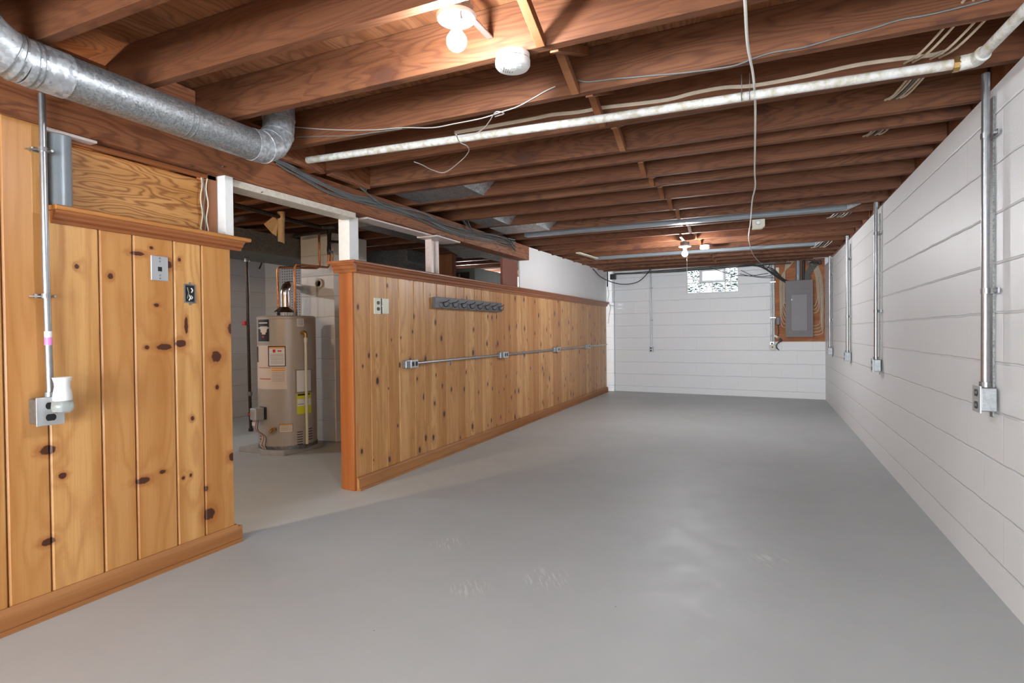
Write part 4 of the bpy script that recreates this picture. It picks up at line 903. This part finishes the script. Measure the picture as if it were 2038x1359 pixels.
# flue and draught hood
fl = thing('heater_flue', 'shiny metal draught hood and elbow flue on top of the water heater', 'flue', (hx_, hy_, 1.32))
vx, vy = at(568, 600, 1, 4.24).x, 4.24
obj('draught_hood', MB().lathe([(.115, 1.355), (.112, 1.365), (.062, 1.405), (.058, 1.41)], (vx, vy, 0), seg=28), FOIL, fl, smooth=True)
for a in range(4): obj('hood_leg', MB().cyl((vx+.09*math.cos(a*1.57+.6), vy+.09*math.sin(a*1.57+.6), 1.323), (vx+.09*math.cos(a*1.57+.6), vy+.09*math.sin(a*1.57+.6), 1.358), .006, 6), EMT, fl)
vtz = at(568, 570, 1, 4.24).z
obj('flue_pipe', MB().tube(smoothpath([(vx, vy, 1.41), (vx, vy, 1.50), (vx, vy, vtz-.06), (vx, vy+.02, vtz-.01), (vx-.03, vy+.09, vtz+.015), (-4.50, 4.50, vtz+.02), (-4.625, 4.76, vtz+.02), (-4.64, 4.86, vtz+.02)], 4), .048, 24), FOIL, fl, smooth=True)
# copper pipes
cp1 = thing('copper_pipe', 'copper pipe rising from the left top of the water heater and turning right', 'pipe', (-4.5, 4.2, 1.32))
A = lambda px, py, y=4.24: at(px, py, 1, y)
p1 = [A(554, 626), A(552.5, 560), A(552, 535), A(556, 532), A(630, 533.5, 4.45), A(634, 531.5, 4.46), A(635.5, 528, 4.46), A(635, 465, 4.46)]
obj('tube', MB().tube(p1, .0115, 12), COPPER, cp1, smooth=True); obj('dip_nut', MB().cyl(A(554, 629), A(554, 621), .018, 8), EMTD, cp1)
cp2 = thing('copper_pipe', 'copper pipe with valves rising from the right top of the water heater', 'pipe', (-4.2, 4.2, 1.32))
p1 = [A(588, 626), A(586.5, 560), A(586, 532), A(590, 526.5), A(640, 531, 4.45), A(652, 532, 4.48), A(655, 528, 4.48), A(654.5, 505, 4.48)]
obj('tube', MB().tube(p1, .0115, 12), COPPER, cp2, smooth=True); obj('dip_nut', MB().cyl(A(588, 629), A(588, 619), .018, 8), EMTD, cp2)
obj('valve', MB().tube([A(654.5, 507, 4.48), A(655, 496, 4.48), A(655, 487, 4.48), A(655.5, 462, 4.48), A(657, 455, 4.48), A(668, 449, 4.48)], .02, 12, rs=[.016, .022, .018, .022, .020, .018]), BLACKIRON, cp2, smooth=True)
obj('side_branch', MB().tube([A(657, 481, 4.46), A(676, 482, 4.40)], .015, 10), BLACKIRON, cp2, smooth=True); obj('valve_handle', MB().bar(A(655, 499, 4.45), A(663, 502, 4.42), .008, .02), BLUEV, cp2)
obj('drip_leg', MB().tube([A(661.5, 503, 4.46), A(661, 520, 4.46)], .008, 8), COPPER, cp2, smooth=True)
# iron gas pipe
ip = thing('gas_pipe', 'black iron gas pipe with red valve standing left of the water heater', 'pipe', (-5.1, 4.45, .1))
I = lambda px, py: at(px, py, 1, 4.35)
obj('pipe', MB().tube([I(490.5, 513), I(493, 600), I(497, 780), I(499.5, 856)], .0165, 12), BLACKIRON, ip, smooth=True)
for py, px in ((517, 491), (783, 497.5), (824, 499)): obj('coupling', MB().cyl(I(px, py-4), I(px, py+4), .026, 10), BLACKIRON if py > 800 else EMTD, ip)
obj('bottom_cap', MB().cyl(I(499.5, 852), I(499.5, 858), .024, 10), BLACKIRON, ip)
obj('valve_handle', MB().bar(I(487, 643)+Vector((0,-.03,0)), I(494, 643)+Vector((0,-.03,0)), .02, .045), RED, ip, bevel=.006)
obj('branch', MB().tube([I(499, 824), I(507, 824)+Vector((.05, -.05, 0)), p_+Vector((-.06, 0, 0))], .013, 10), BLACKIRON, ip, smooth=True)
tag(obj('overhead_pipe', MB().tube(smoothpath([at(452, 404, 2, 2.13), at(520, 421, 2, 2.13), at(580, 438, 2, 2.13), at(640, 452, 2, 2.12), at(668, 450, 2, 2.11)], 3), .018, 10), BLACKIRON, smooth=True), 'dark pipe running under the joists in front of the hanging brown paper', 'pipe')
tag(obj('overhead_pipe', MB().tube([A(585, 470, 4.5), A(660, 457, 4.5), A(672, 452, 4.5)], .018, 10), BLACKIRON, smooth=True), 'dark pipe crossing the face of the chimney near the ceiling', 'pipe')
tag(obj('overhead_pipe', MB().tube([A(676, 440, 4.3), A(677, 483, 4.3)], .014, 10), BLACKIRON, smooth=True), 'short dark vertical pipe beside the wide white post', 'pipe')
hp = thing('wall_hanger_bar', 'black bar with a hooked end on the block wall left of the water heater', 'bar', (-5.5, 4.6, 1.7))
obj('bar', MB().tube(smoothpath([at(466, 501, 1, 4.9), at(500, 507, 1, 4.95), at(522, 512, 1, 5.0), at(520, 525, 1, 5.0), at(516, 535, 1, 4.97)], 4), .009, 8), BLACKIRON, hp, smooth=True)
# hanging brown paper
pp = thing('brown_paper', 'curled sheet of brown paper facing hanging from the joists in the utility area', 'paper', (-3.7, 3.6, 2.0))
yP = 3.62
def sheet(pts2, mat, name):
    vs = []; n = len(pts2)
    for (px, py, dy) in pts2: vs.append(at(px, py, 1, yP+dy))
    m_ = MB(); back = [v+Vector((.0, .004, 0)) for v in vs]
    m_.add(vs+back, [list(range(n)), list(range(n, 2*n))[::-1]]+[(i, (i+1) % n, n+(i+1) % n, n+i) for i in range(n)]); return obj(name, m_, mat, pp)
roll = MB(); a_, b_ = at(560, 422, 1, yP), at(560, 478, 1, yP)
vs = []; K = 12
for i in range(7):
    t_ = i/6; cxx = a_.lerp(b_, t_)
    for k in range(K):
        th = math.pi*(-.15+1.25*k/(K-1)); r0 = .034-.004*t_
        zz = .030*(k/(K-1))*(t_ > .9)
        vs.append(cxx+Vector((-math.cos(th)*r0, -math.sin(th)*r0*.9, -zz)))
roll.add(vs, [(i*K+k, i*K+k+1, (i+1)*K+k+1, (i+1)*K+k) for i in range(6) for k in range(K-1)])
ro = obj('curled_sheet', roll, PAPER, pp, smooth=True); so = ro.modifiers.new('thick', 'SOLIDIFY'); so.thickness = .003
sheet([(525, 446, 0), (545, 430, .02), (553, 440, 0), (550, 470, 0), (541, 464, -.01)], PAPER, 'folded_flap')
